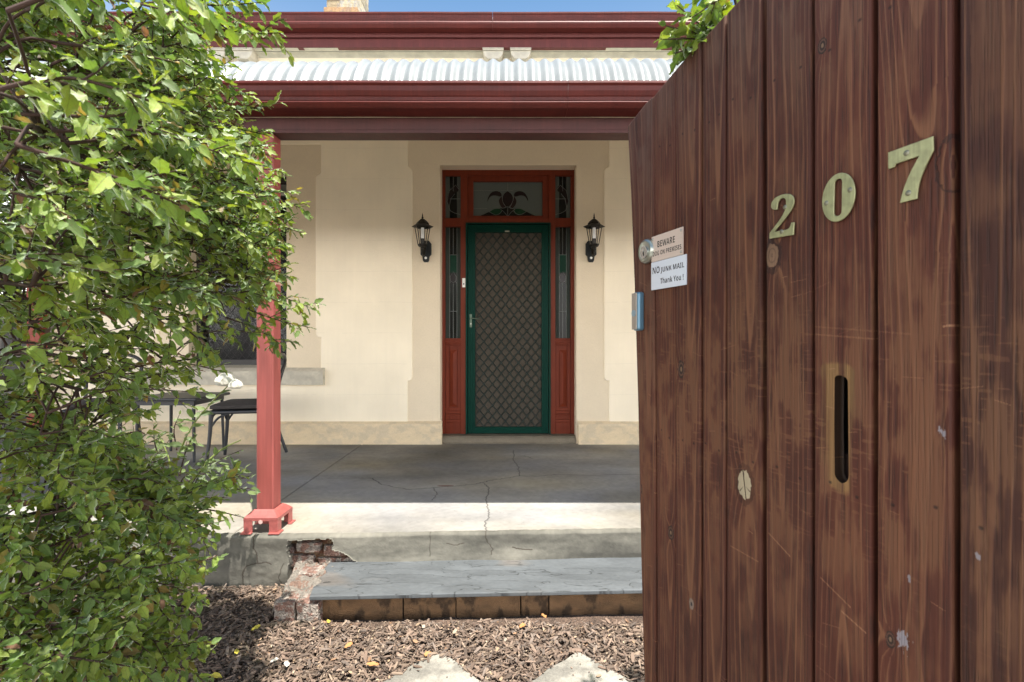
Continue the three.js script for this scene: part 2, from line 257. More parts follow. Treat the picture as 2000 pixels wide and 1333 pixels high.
  for (let j = 0; j < NY; j++) for (let i = 0; i < NX; i++) {
    if (!keep(i, j)) continue;
    const a = j * (NX + 1) + i, b = a + 1, c = a + NX + 1, d = c + 1; idx.push(a, b, d, a, d, c);
    for (const [di, dj, p, q] of [[1, 0, b, d], [-1, 0, c, a], [0, 1, d, c], [0, -1, a, b]]) if (j + dj >= 0 && j + dj < NY && !keep(i + di, j + dj)) { const p2 = back(p), q2 = back(q); idx.push(p, q, q2, p, q2, p2); }
  }
  const g = new THREE.BufferGeometry(); g.setAttribute('position', new THREE.Float32BufferAttribute(pos, 3)); g.setAttribute('uv', new THREE.Float32BufferAttribute(uv, 2)); g.setIndex(idx); g.computeVertexNormals();
  tag(mesh('cement_facing', g, mFace, floor), 'lumpy grey cement facing with a broken-out hole');
  // bricks in the hole
  const tB = tex(256, 256, (i, j) => { const n = fbm(i / 20, j / 20, 4, 12, 12, 2), f = fbm(i / 3, j / 3, 2, 85, 85, 5), m = smooth(fbm(i / 30, j / 30, 4, 8, 8, 7), 0.42, 0.56); const v = 0.8 + 0.5 * (n - 0.5) + 0.3 * (f - 0.5); return [lerp(150, 172, m) * v, lerp(116, 160, m) * v, lerp(102, 148, m) * v]; });
  const bB = tex(256, 256, (i, j) => fbm(i / 10, j / 10, 5, 25, 25, 2), false);
  globalThis.__brick = M({ map: rep(tB, 5, 5), bumpMap: rep(bB, 5, 5), bumpScale: 0.012, roughness: 1 });
  const mBr = globalThis.__brick;
  const rough = (x0, x1, y0, y1, z0, z1, a, s) => { const b = new THREE.BoxGeometry(x1 - x0, y1 - y0, z1 - z0, 8, 5, 6).translate((x0 + x1) / 2, (y0 + y1) / 2, (z0 + z1) / 2), p = b.attributes.position; const c = V((x0 + x1) / 2, (y0 + y1) / 2, (z0 + z1) / 2); for (let i = 0; i < p.count; i++) { const x = p.getX(i), y = p.getY(i), z = p.getZ(i), n = fbm(x * 30 + s, y * 30 + z * 23 + s, 3) - 0.5, e = (Math.abs(x - c.x) > (x1 - x0) * 0.48) + (Math.abs(y - c.y) > (y1 - y0) * 0.48) + (Math.abs(z - c.z) > (z1 - z0) * 0.48); const k = 1 + (a * n - (e > 1 ? a * 0.35 : 0)) / 0.06; p.setXYZ(i, c.x + (x - c.x) * k, c.y + (y - c.y) * k, c.z + (z - c.z) * (1 + (k - 1) * 0.5)); } b.computeVertexNormals(); return boxUV(b, s, s * 0.7); };
  globalThis.__rough = rough;
  mesh('brick', rough(-1.125, -0.995, 0.172, 0.222, -2.72, -2.572, 0.012, 3), mBr, floor);
  mesh('brick', rough(-1.175, -1.135, 0.165, 0.205, -2.72, -2.575, 0.02, 8), M({ color: 0xbdb3b8, map: mBr.map, bumpMap: mBr.bumpMap, bumpScale: 0.012, roughness: 1 }), floor);
  mesh('brick', rough(-0.985, -0.87, 0.15, 0.205, -2.74, -2.582, 0.014, 5), mBr, floor);
  mesh('brick', rough(-1.17, -1.03, 0.085, 0.155, -2.74, -2.583, 0.014, 15), mBr, floor);
  mesh('brick', rough(-1.02, -0.8, 0.07, 0.14, -2.76, -2.588, 0.014, 25), mBr, floor);
  mesh('mortar', rough(-1.2, -0.78, 0.0, 0.236, -2.8, -2.605, 0.006, 35), M({ color: 0xb09a80, map: mBr.map, bumpMap: mBr.bumpMap, bumpScale: 0.01, roughness: 1 }), floor);
}

// ------------------------------------------------------------------ slate step on its brick core, and the broken bricks beside it
{
  const st = group('doorstep', [0, 0, 0]); tag(st, 'blue-grey slate step on a rendered riser below the verandah edge', 'step');
  const top = 0.127, th = 0.02;
  const tSl = tex(1024, 512, (i, j) => {                          // cleft slate: terraces with dark lips
    const u = i / 512, v = j / 512, h = fbm(u * 2.1 + 0.6 * fbm(u * 3, v * 3, 3), v * 3.6 + 2, 5, 512, 512, 4) * 7, fr = h - Math.floor(h), lip = fr < 0.045 ? 0.5 + 9 * fr : 1, n = fbm(u * 8 + 5, v * 8, 4, 512, 512, 2), rust = smooth(fbm(u * 2.5 + 8, v * 2.5 + 3, 4, 512, 512, 6), 0.56, 0.72), f = fbm(u * 90, v * 60, 2, 512, 512, 9);
    const w = (0.9 + 0.22 * (n - 0.5) + 0.12 * (f - 0.5) + 0.025 * ((Math.floor(h) % 3) - 1)) * lip; return [lerp(95, 120, rust * 0.55) * w, lerp(99, 110, rust * 0.5) * w, lerp(101, 98, rust * 0.5) * w];
  }, true, false);
  const bSl = tex(1024, 512, (i, j) => { const u = i / 512, v = j / 512, h = fbm(u * 2.1 + 0.6 * fbm(u * 3, v * 3, 3), v * 3.6 + 2, 5, 512, 512, 4) * 7; return 0.12 * Math.floor(h) + 0.1 * fbm(u * 30, v * 30, 3); }, false, false);
  const mSl = M({ map: tSl, bumpMap: bSl, bumpScale: 0.012, roughness: 0.62 });
  const frontD = (x) => 2.222 + 0.04 * (x + 0.9);
  const outl = [[-0.907, frontD(-0.9)], [1.45, frontD(1.45)], [1.45, edgeD(1.45) + 0.012], [-0.945, edgeD(-0.95) + 0.012], [-0.942, 2.5], [-0.915, 2.45], [-0.93, 2.41], [-0.905, 2.36], [-0.925, 2.31], [-0.915, 2.26]];
  const g = new THREE.ExtrudeGeometry(poly(outl), { depth: th - 0.008, bevelEnabled: true, bevelThickness: 0.004, bevelSize: 0.005, bevelOffset: -0.005, bevelSegments: 2 }).rotateX(-Math.PI / 2).translate(0, top - th + 0.004, 0); boxUV(g);
  { const p = g.attributes.position, u = g.attributes.uv; for (let i = 0; i < p.count; i++) u.setXY(i, (p.getX(i) + 1) / 2.5, (-p.getZ(i) - 2.18) / 0.5 + (p.getY(i) < top - 0.003 ? 0.02 : 0)); }
  mesh('slate_slab', g, mSl, st);
  const tR = tex(512, 128, (i, j) => { const n = fbm(i / 40, j / 30, 5, 12, 4, 2), d = smooth(fbm(i / 25, j / 60, 4, 20, 2, 8), 0.55, 0.75); const v = (0.85 + 0.4 * (n - 0.5)) * (1 - 0.4 * d); return [126 * v, 97 * v, 68 * v]; });
  const mR = M({ map: rep(tR, 1, 6), roughness: 1, bumpMap: rep(bPlaster, 3, 3), bumpScale: 0.006 });
  const ris = (xa, xb, d0) => { const b = new THREE.BoxGeometry(xb - xa, 0.15, 0.3, 20, 3, 1).translate((xa + xb) / 2, 0.03, -(frontD((xa + xb) / 2) + d0 + 0.15)); const p = b.attributes.position; for (let i = 0; i < p.count; i++) p.setZ(i, p.getZ(i) + (frontD((xa + xb) / 2) - frontD(p.getX(i))) + 0.008 * (fbm(p.getX(i) * 9, p.getY(i) * 20, 2) - 0.5)); b.computeVertexNormals(); return boxUV(b, xa, 0); };
  for (const [a, b, d] of [[-0.868, -0.505, 0.05], [-0.499, -0.262, 0.054], [-0.257, 0.038, 0.05], [0.044, 0.17, 0.056], [0.175, 1.4, 0.05]]) mesh('riser', ris(a, b, d), mR, st);
  mesh('riser', ris(-0.90, -0.872, 0.06), M({ color: 0x3a2f27, roughness: 1 }), st);
  mesh('step_core', box(-0.86, 1.3, -0.05, 0.1, -2.52, -2.37), mDark, st);

  const br = group('broken_masonry'); tag(br, 'crumbled pale bricks and mortar rubble left of the slate step', 'masonry');
  const mBr = globalThis.__brick, rough = globalThis.__rough;
  mesh('brick', rough(-1.075, -0.975, -0.02, 0.098, -2.34, -2.23, 0.014, 41), mBr, br);
  mesh('brick', rough(-0.968, -0.868, -0.02, 0.094, -2.34, -2.228, 0.014, 47), mBr, br);
  mesh('brick', rough(-1.07, -0.955, 0.02, 0.118, -2.56, -2.46, 0.014, 57), mBr, br);
  { // mortar bed: a rough lumpy sheet
    const nx = 60, nz = 80, g = new THREE.PlaneGeometry(1, 1, nx, nz).rotateX(-Math.PI / 2), p = g.attributes.position;
    for (let i = 0; i < p.count; i++) { const u = p.getX(i) + 0.5, v = p.getZ(i) + 0.5, zz = lerp(-2.6, -2.255, v), x = lerp(lerp(-1.155, -1.072, v), -0.88, u); const e = Math.min(u, 1 - v, v * 3) * 9; const h = 0.088 + 0.045 * (fbm(x * 14 + 3, zz * 14, 4) - 0.45) + 0.05 * Math.max(0, fbm(x * 34, zz * 34 + 9, 3) - 0.5) + 0.02 * (1 - v); p.setXYZ(i, x, h - 0.09 * smooth(1 - e, 0.1, 1), zz); }
    g.computeVertexNormals();
    const tM = tex(256, 256, (i, j) => { const n = fbm(i / 24, j / 24, 5, 10, 10, 2), k = smooth(fbm(i / 40, j / 40, 3, 6, 6, 5), 0.6, 0.72), f = fbm(i / 3, j / 3, 2, 85, 85, 1); const v = 0.85 + 0.4 * (n - 0.5) + 0.25 * (f - 0.5); return [lerp(158, 150, k) * v, lerp(149, 122, k) * v, lerp(137, 106, k) * v]; });
    mesh('mortar_bed', boxUV(g), M({ map: rep(tM, 4, 4), bumpMap: rep(bPlaster, 5, 5), bumpScale: 0.01, roughness: 1 }), br);
  }
}

// ------------------------------------------------------------------ the house
const wX = (x) => wx(x, WALL), wY = (y) => wy(y, WALL);
const house = group('cottage', [0, 0, -WALL]); tag(house, 'cream rendered cottage with tan door surround behind the verandah', 'house');
const DO = { l: wX(859.3), r: wX(1125.7), t: wY(322), b: FLOOR };          // door opening in the wall
const WO = { l: wX(365.6), r: wX(559), t: wY(337), b: wY(727) };           // window opening
function outline(xl, xr, xli, xri, yt, y1, y2, yb) {                         // quoined surround: wide head, shaped shoulders, flared foot
  const s = new THREE.Shape(), c = 0.05;
  s.moveTo(xl, yb); s.lineTo(xl, y2 - c); s.bezierCurveTo(xl + (xli - xl) * 0.9, y2 - c, xli, y2 - c * 0.4, xli, y2); s.lineTo(xli, y1 - c); s.bezierCurveTo(xli, y1 - c * 0.2, xl, y1 - c * 0.2, xl, y1 + 0.01);
  s.lineTo(xl, yt - 0.01); s.quadraticCurveTo(xl, yt, xl + 0.01, yt); s.lineTo(xr - 0.01, yt); s.quadraticCurveTo(xr, yt, xr, yt - 0.01); s.lineTo(xr, y1 + 0.01); s.bezierCurveTo(xr, y1 - c * 0.2, xri, y1 - c * 0.2, xri, y1 - c);
  s.lineTo(xri, y2); s.bezierCurveTo(xri, y2 - c * 0.4, xri + (xr - xri) * 0.1, y2 - c, xr, y2 - c); s.lineTo(xr, yb); s.closePath(); return s;
}
const doorBand = (o) => outline(wX(796.5) - o, wX(1189) + o, wX(805.5) - o, wX(1179.5) + o, wY(267) + o, wY(325), wY(735), FLOOR - 0.01);
const winBand = (o) => outline(wX(300) - o, wX(625.5) + o, wX(310) - o, wX(615.5) + o, wY(282) + o, wY(338), wY(650), wY(740));
const rectHole = (o) => { const h = new THREE.Path(); h.moveTo(o.l, o.b); h.lineTo(o.l, o.t); h.lineTo(o.r, o.t); h.lineTo(o.r, o.b); h.closePath(); return h; };
{
  const path = (sh) => { const h = new THREE.Path(); h.setFromPoints(sh.getPoints(16)); return h; };
  const wall = new THREE.Shape([[-4.54, FLOOR - 0.3], [4.2, FLOOR - 0.3], [4.2, 4.06], [-4.54, 4.06]].map(([x, y]) => new THREE.Vector2(x, y)));
  const w2 = [path(doorBand(0)), path(winBand(0))]; wall.holes.push(...w2);
  mesh('wall', ext(wall, 0.24, 0.012, 3, 8).translate(0, 0, -0.24), mWall, house);
  const jamb = doorBand(0.003).getPoints(16);
  // surround with the opening cut through to its foot
  const pts = jamb.slice(0, -1);
  const su = new THREE.Shape(); const first = pts[0]; su.moveTo(first.x, first.y); for (const p of pts.slice(1)) su.lineTo(p.x, p.y);
  su.lineTo(DO.r, FLOOR - 0.01); su.lineTo(DO.r, DO.t); su.lineTo(DO.l, DO.t); su.lineTo(DO.l, FLOOR - 0.01); su.closePath();
  tag(mesh('door_surround', ext(su, 0.16, 0.004, 1, 12).translate(0, 0, -0.171), mBand, house), 'tan smooth surround with shaped shoulders around the door');
  const sw = winBand(0.003); sw.holes.push(rectHole(WO));
  tag(mesh('window_surround', ext(sw, 0.16, 0.004, 1, 12).translate(0, 0, -0.171), mBand, house), 'tan smooth surround of the shaded window');
  // plinth with weathered top, cut short at the door
  const pl = (xa, xb) => { const g = along([[0.02, FLOOR - 0.02], [-0.036, FLOOR - 0.02], [-0.036, 0.452], [-0.03, 0.468], [0.0, 0.488], [0.02, 0.488]], xa, xb); return g; };
  mesh('plinth', pl(-4.55, wX(863.5)), mPlinth, house); mesh('plinth', pl(wX(1129), 4.2), mPlinth, house);
  // quoins on the left corner
  for (let k = 0; k < 9; k++) mesh('quoin', box(-4.55, -4.55 + (k % 2 ? 0.18 : 0.27), 0.5 + k * 0.36, 0.5 + k * 0.36 + 0.345, -0.05, 0.012, 0.006), mBand, house);
  mesh('side_wall', box(-4.54, -4.3, -0.05, 4.06, -6, -0.26), mWall, house); mesh('side_wall', box(3.96, 4.2, -0.05, 4.06, -6, -0.26), mWall, house);
  mesh('back_wall', box(-4.54, 4.2, -0.05, 4.06, -6.2, -6.02), mWall, house);
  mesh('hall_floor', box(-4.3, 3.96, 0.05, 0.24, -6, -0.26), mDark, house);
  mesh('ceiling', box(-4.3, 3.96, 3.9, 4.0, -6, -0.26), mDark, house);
  // sill
  tag(mesh('window_sill', along([[0.06, wY(757) + 0.02], [-0.05, wY(757) + 0.028], [-0.062, wY(727.5)], [-0.055, wY(725)], [0.0, wY(719)], [0.16, wY(714)], [0.16, wY(740)]], wX(292), wX(634.5)), mTrim, house), 'thick rendered window sill');
}
// window
{
  const D = WALL + 0.137, X = (x) => wx(x, D), Y = (y) => wy(y, D), z = -0.137;
  const w = group('window', [0, 0, 0], 0, house); w.userData.label = 'dark window with diamond security screen';
  const l = WO.l + 0.001, r = WO.r - 0.001, b = wY(716), t = WO.t - 0.001, f = 0.045;
  mesh('window_frame', [box(l, l + f, b, t, z - 0.05, z), box(r - f, r, b, t, z - 0.05, z), box(l + f, r - f, t - f, t, z - 0.05, z), box(l + f, r - f, b, b + 0.06, z - 0.05, z)], M({ color: lin('#2c2b2a'), roughness: 0.5 }), w);
  mesh('sash_rail', box(l + f, r - f, Y(381), Y(376), z - 0.048, z - 0.012, 0.004), M({ color: lin('#b9bbb4'), roughness: 0.5 }), w);
  mesh('pane', box(l + f, r - f, Y(376) + 0.002, t - f, z - 0.034, z - 0.03), mPaneDull, w);
  mesh('pane', box(l + f, r - f, b + 0.06, Y(381) - 0.002, z - 0.034, z - 0.03), mPaneDull, w);
  mesh('blind', box(l + f, r - f, Y(378), t - f, z - 0.1, z - 0.095), M({ color: lin('#8b8f84'), roughness: 0.9 }), w);
  mesh('curtain', box(l + f, r - f, b, Y(378) - 0.004, z - 0.14, z - 0.135), M({ color: lin('#1b1e20'), roughness: 0.9 }), w);
  mesh('diamond_grille', diamonds(l + f, r - f, b + 0.06, Y(381) - 0.004, 0.075, 0.095, 0.0035, z - 0.006), M({ color: lin('#1c1d1d'), roughness: 0.5 }), w);
}
function diamonds(x0, x1, y0, y1, px, py, r, z) {
  const out = [], k = py / px;
  for (const s of [1, -1]) for (let c = -60; c < 60; c++) {
    // line y = y0 + s*k*(x - x0 - c*px)
    const xa0 = x0 + c * px, ya = y0, xs = [];
    const at = (x) => ya + s * k * (x - xa0), inv = (y) => xa0 + (y - ya) / (s * k);
    let a = Math.max(x0, Math.min(inv(y0), inv(y1))), b = Math.min(x1, Math.max(inv(y0), inv(y1))); if (b - a < 0.01) continue;
    const p = V(a, at(a), z + (s > 0 ? 0.002 : -0.001)), q = V(b, at(b), z + (s > 0 ? 0.002 : -0.001)); out.push(seg(p, q, r, 6));
  }
  return merge(out);
}
// entrance: frame with side lights and transom light, panelled below; security door
{
  const D = WALL + 0.15, X = (x) => wx(x, D), Y = (y) => wy(y, D), z = -0.15;
  const en = group('entrance_frame', [0, 0, 0], 0, house); en.userData.label = 'red painted door frame with stained glass side lights and transom';
  const bot = Y(847.5), b = (xa, xb, ya, yb, za, zb, r = 0.004) => box(X(xa), X(xb), Y(yb), Y(ya), za, zb, r);
  const F = 0, BK = -0.1;
  mesh('jamb', b(857, 869.2, 332.7, 848, z + BK, z), mDoorRed, en); mesh('jamb', b(1114.6, 1126.5, 332.7, 848, z + BK, z), mDoorRed, en);
  mesh('mullion', b(899.6, 913.2, 342, 848, z + BK, z + 0.006), mDoorRed, en); mesh('mullion', b(1071.6, 1084.7, 342, 848, z + BK, z + 0.006), mDoorRed, en);
  mesh('head', b(857, 1126.5, 331, 343.2, z + BK, z + 0.003), mDoorRed, en);
  mesh('transom_rail', [b(913, 1071.8, 426, 437, z + BK, z + 0.012, 0.006), b(869, 899.8, 426, 443, z + BK, z + 0.002), b(1084.5, 1114.8, 426, 443, z + BK, z + 0.002)], mDoorRed, en);
  const panelled = (xa, xb) => {
    const parts = [b(xa, xb, 661, 675, z - 0.06, z - 0.004), b(xa, xb, 663.5, 666, z - 0.06, z + 0.004), b(xa, xb, 669, 672.5, z - 0.06, z + 0.008, 0.006), b(xa, xb, 675, 848, z - 0.06, z - 0.022, 0.001), b(xa, xa + 7.2, 675, 848, z - 0.06, z - 0.008, 0.002), b(xb - 6.2, xb, 675, 848, z - 0.06, z - 0.008, 0.002), b(xa + 7, xb - 6, 797, 803, z - 0.06, z - 0.008, 0.002), b(xa, xb, 803, 808, z - 0.05, z - 0.001, 0.005), b(xa, xb, 809.5, 812, z - 0.05, z - 0.004, 0.004), b(xa, xb, 820, 826, z - 0.05, z - 0.001, 0.004), b(xa, xb, 826, 848, z - 0.05, z - 0.006, 0.003)];
    // raised and fielded panel: a low hip
    const l = X(xa + 8.2), r = X(xb - 7.2), t = Y(684), bb = Y(795), m = (l + r) / 2, zz = z - 0.02, zt = z - 0.002, i = (r - l) / 2;
    const P = [[l, bb, zz], [r, bb, zz], [r, t, zz], [l, t, zz], [m, bb + i, zt], [m, t - i, zt]], f = [0, 1, 4, 1, 2, 5, 1, 5, 4, 2, 3, 5, 3, 0, 4, 3, 4, 5];
    const g = new THREE.BufferGeometry(); g.setAttribute('position', new THREE.Float32BufferAttribute(f.flatMap((k) => P[k]), 3)); g.computeVertexNormals(); parts.push(boxUV(g));
    mesh('lower_panel', parts, mDoorRed, en);
  };
  panelled(869.5, 899.8); panelled(1084.5, 1114.4);
  // side lights: rippled margins, dark centre strips, lead lines
  const zg = z - 0.035;
  const came = (pts, r = 0.0022) => tube(pts.map(([x, y]) => V(X(x), Y(y), zg + 0.004)), r, r, 5);
  for (const [xa, xb, mir] of [[869.2, 899.6, 1], [1084.7, 1114.6, -1]]) {
    const m = (xa + xb) / 2, sl = group('side_light', [0, 0, 0], 0, en), a = (t) => lerp(xa, xb, mir > 0 ? t : 1 - t);
    const pane = (x0, x1, y0, y1, mat, dz = 0) => mesh('pane', box(X(Math.min(x0, x1)), X(Math.max(x0, x1)), Y(y1), Y(y0), zg - 0.004 + dz, zg + dz), mat, sl);
    const c0 = lerp(xa, xb, 0.27), c1 = lerp(xa, xb, 0.74);
    pane(xa, c0, 442, 662, mGlassRipple); pane(c1, xb, 442, 662, mGlassRipple);
    pane(c0, c1, 442, 497, mGlassBlack); pane(c0, c1, 497, 532, mGlassGreen); pane(c0, c1, 532, 553, mGlassMaroon); pane(c0, c1, 553, 608, mGlassBlack); pane(c0, c1, 608, 662, mGlassBlack);
    const lead = [came([[c0, 442], [c0, 662]]), came([[c1, 442], [c1, 662]]), came([[c0, 497], [c1, 497]]), came([[m, 442], [m, 497]]), came([[m, 553], [m, 662]]), came([[c0, 608], [c1, 608]]), came([[c0, 553], [m - 4, 549], [m, 552], [m + 4, 549], [c1, 553]]), came([[m - 5, 549], [m - 6, 540], [m, 530], [m + 6, 540], [m + 5, 549]])];
    // upper light
    pane(xa, c0, 343, 427, mGlassClear); pane(c1, xb, 343, 427, mGlassClear); pane(c0, c1, 343, 427, mGlassBlack);
    const cv = (arr) => arr.map(([t, y]) => new THREE.Vector2(X(a(t)), Y(y)));
    const petal = new THREE.Shape(cv([[0.86, 368], [0.8, 362], [0.66, 360], [0.45, 363], [0.25, 371], [0.13, 383], [0.11, 394], [0.22, 404], [0.26, 398], [0.36, 386], [0.5, 378], [0.7, 374], [0.82, 372]]));
    mesh('petal_pane', new THREE.ExtrudeGeometry(petal, { depth: 0.003, bevelEnabled: false }).translate(0, 0, zg + 0.001), mGlassMaroon, sl);
    lead.push(came([[a(0.86), 368], [a(0.66), 360], [a(0.25), 371], [a(0.11), 392], [a(0.3), 410], [a(0.6), 415], [a(1), 418]].map((p) => p)), came([[a(0.24), 402], [a(0.36), 386], [a(0.6), 377]]), came([[a(0.3), 387], [a(1), 387]]), came([[m, 343], [m, 372]]));
    mesh('lead_came', lead, mLead, sl);
  }
  // transom light with its stained glass flower
  const tl = group('transom_light', [0, 0, 0], 0, en);
  const sc = (x, y) => new THREE.Vector2(X(910 + x / 11.765), Y(330 + y / 11.765));
  const zt = z - 0.045;
  mesh('sash', [b(913, 924, 342, 427, z - 0.06, z - 0.018), b(1060, 1072, 342, 427, z - 0.06, z - 0.018), b(923, 1061, 342, 353.5, z - 0.06, z - 0.018), b(923, 1061, 420.7, 427, z - 0.06, z - 0.018)], mDoorRed, tl);
  mesh('pane', box(X(923), X(1061), Y(421), Y(353), zt - 0.004, zt), mGlassClear, tl);
  const shard = (pts, mat, name = 'glass_piece') => mesh(name, new THREE.ExtrudeGeometry(new THREE.Shape(pts.map((p) => sc(...p))), { depth: 0.003, bevelEnabled: false }).translate(0, 0, zt + 0.001), mat, tl);
  const arc = (pts, n = 24) => new THREE.SplineCurve(pts.map((p) => new THREE.Vector2(...p))).getPoints(n).map((p) => [p.x, p.y]);
  shard([...arc([[955, 485], [870, 560], [840, 690], [880, 800], [935, 850]]), ...arc([[975, 850], [1040, 780], [1085, 680], [1050, 560], [955, 485]])], mGlassMaroon);
  shard([...arc([[826, 590], [755, 700], [780, 800], [835, 880]]), [915, 855], ...arc([[915, 850], [850, 740], [826, 590]])], mGlassMaroon2);
  shard([...arc([[1098, 590], [1160, 700], [1140, 800], [1075, 880]]), [1010, 860], ...arc([[1010, 855], [1085, 700], [1098, 590]])], mGlassMaroon2);
  const curl = [...arc([[820, 575], [790, 515], [690, 483], [580, 520], [505, 630], [482, 760]]), ...arc([[490, 720], [560, 610], [660, 583], [780, 608], [815, 590]])];
  shard(curl, mGlassMaroon); shard(curl.map(([x, y]) => [1922 - x, y]), mGlassMaroon);
  shard([...arc([[300, 1070], [530, 965], [660, 905], [800, 890], [880, 880], [950, 848], [1030, 880], [1130, 895], [1270, 905], [1400, 965], [1620, 1070]], 40)], mGlassBlack);
  const leafS = [...arc([[545, 965], [640, 905], [750, 895], [822, 940]]), ...arc([[822, 950], [770, 1015], [670, 1030], [560, 985]])];
  const lf = (pts) => mesh('glass_piece', new THREE.ExtrudeGeometry(new THREE.Shape(pts.map((p) => sc(...p))), { depth: 0.003, bevelEnabled: false }).translate(0, 0, zt + 0.0025), mGlassLeaf, tl);
  lf(leafS); lf(leafS.map(([x, y]) => [1922 - x, y]));
  const ln = (pts, r = 0.0016) => tube(arc(pts, 14).map((p) => { const q = sc(...p); return V(q.x, q.y, zt + 0.006); }), r, r, 5);
  mesh('lead_came', [ln([[826, 600], [850, 740], [920, 850]]), ln([[1096, 600], [1075, 720], [1010, 860]]), ln([[830, 882], [890, 875], [950, 848], [1020, 878], [1085, 888]]), ln([[960, 850], [960, 960], [960, 1068]]), ln([[790, 905], [870, 965], [950, 1060]]), ln([[1130, 905], [1050, 965], [970, 1060]]), ln([[530, 962], [660, 1030], [760, 1015], [825, 945]]), ln([[1392, 962], [1262, 1030], [1162, 1015], [1097, 945]]), ln([[160, 472], [560, 474], [1090, 474]], 0.0009), ln([[160, 888], [330, 890], [480, 888]], 0.0009), ln([[960, 290], [960, 380], [960, 480]], 0.0009)], mLead, tl);
  // bell push on the left mullion
  const bp = group('bell_push', [0, 0, 0], 0, en); bp.userData.label = 'small white bell push on the door frame';
  mesh('plate', b(903, 909, 544, 561.7, z + 0.006, z + 0.02, 0.003), mWhite, bp); mesh('button', new THREE.CylinderGeometry(0.007, 0.007, 0.006, 14).rotateX(Math.PI / 2).translate(X(906), Y(555.5), z + 0.022), M({ color: 0x555555 }), bp);
  // threshold
  const th = along([[0.2, FLOOR], [0.004, FLOOR], [-0.002, FLOOR + 0.016], [0.012, FLOOR + 0.05], [0.04, 0.338], [0.14, bot - 0.004], [0.2, bot - 0.003]], DO.l + 0.003, DO.r - 0.003);
  mesh('threshold', th, M({ color: lin('#c2b8a6'), map: rep(tPath, 1.4, 1.4), roughness: 0.85, bumpMap: rep(bGrain, 1, 8), bumpScale: 0.004 }), house);
  // behind the screen door
  mesh('inner_door', box(X(905), X(1080), bot, Y(436), z - 0.13, z - 0.09), M({ color: lin('#38302a'), roughness: 0.7 }), house);
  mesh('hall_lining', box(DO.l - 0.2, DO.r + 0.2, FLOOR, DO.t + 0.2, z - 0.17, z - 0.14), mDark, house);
  // security door
  const sd = group('security_door', [0, 0, 0], 0, house); sd.userData.label = 'green security screen door with diamond grille';
  mesh('door_frame', [b(909.5, 913.2, 435.6, 848, z - 0.04, z + 0.02, 0.002), b(1071.8, 1075.5, 435.6, 848, z - 0.04, z + 0.02, 0.002), b(913.2, 1071.8, 435.6, 438.6, z - 0.04, z + 0.02, 0.002)], mGreen, sd);
  const stile = (xa, xb, ya, yb) => [b(xa, xb, ya, yb, z - 0.02, z + 0.006, 0.003)];
  const rib = (xa, xb, ya, yb) => b(xa, xb, ya, yb, z - 0.01, z + 0.01, 0.002);
  mesh('stile', [...stile(913.9, 928, 439.3, 847), rib(914.4, 918.2, 440, 846.5), rib(919.2, 923.4, 440, 846.5), rib(924.2, 927.6, 453, 834)], mGreen, sd);
  mesh('stile', [...stile(1057.8, 1071.3, 439.3, 847), rib(1058.2, 1061.4, 453, 834), rib(1062.2, 1066.4, 440, 846.5), rib(1067.2, 1070.8, 440, 846.5)], mGreen, sd);
  mesh('rail', [...stile(928, 1057.8, 439.3, 454.6), rib(928, 1057.8, 440, 445), rib(928, 1057.8, 450.5, 454.2)], mGreen, sd);
  mesh('rail', [...stile(928, 1057.8, 834, 847), rib(928, 1057.8, 834.4, 838), rib(928, 1057.8, 842.5, 846.4)], mGreen, sd);
  mesh('insect_screen', box(X(927), X(1059), Y(835), Y(453), z - 0.018, z - 0.016), mScreen, sd);
  mesh('diamond_grille', diamonds(X(928), X(1057.8), Y(834), Y(454.6), 0.0866, 0.1068, 0.0052, z - 0.004), mGrille, sd);
  const hd = mesh('handle', [tube(spline([V(X(919.5), Y(622), z + 0.006), V(X(919.8), Y(622), z + 0.04), V(X(924), Y(622.6), z + 0.05), V(X(937), Y(624), z + 0.05)], 12), 0.006, 0.005, 8), b(917.4, 922, 614, 640, z + 0.006, z + 0.016, 0.003)], M({ color: lin('#5f6f60'), metalness: 0.5, roughness: 0.4 }), sd); void hd;
  mesh('lock', new THREE.CylinderGeometry(0.007, 0.007, 0.02, 14).rotateX(Math.PI / 2).translate(X(919.8), Y(633), z + 0.016), mSteel, sd);
  mesh('sticker', b(986, 995, 451, 454, z + 0.0095, z + 0.011, 0), mSteel, sd);
}
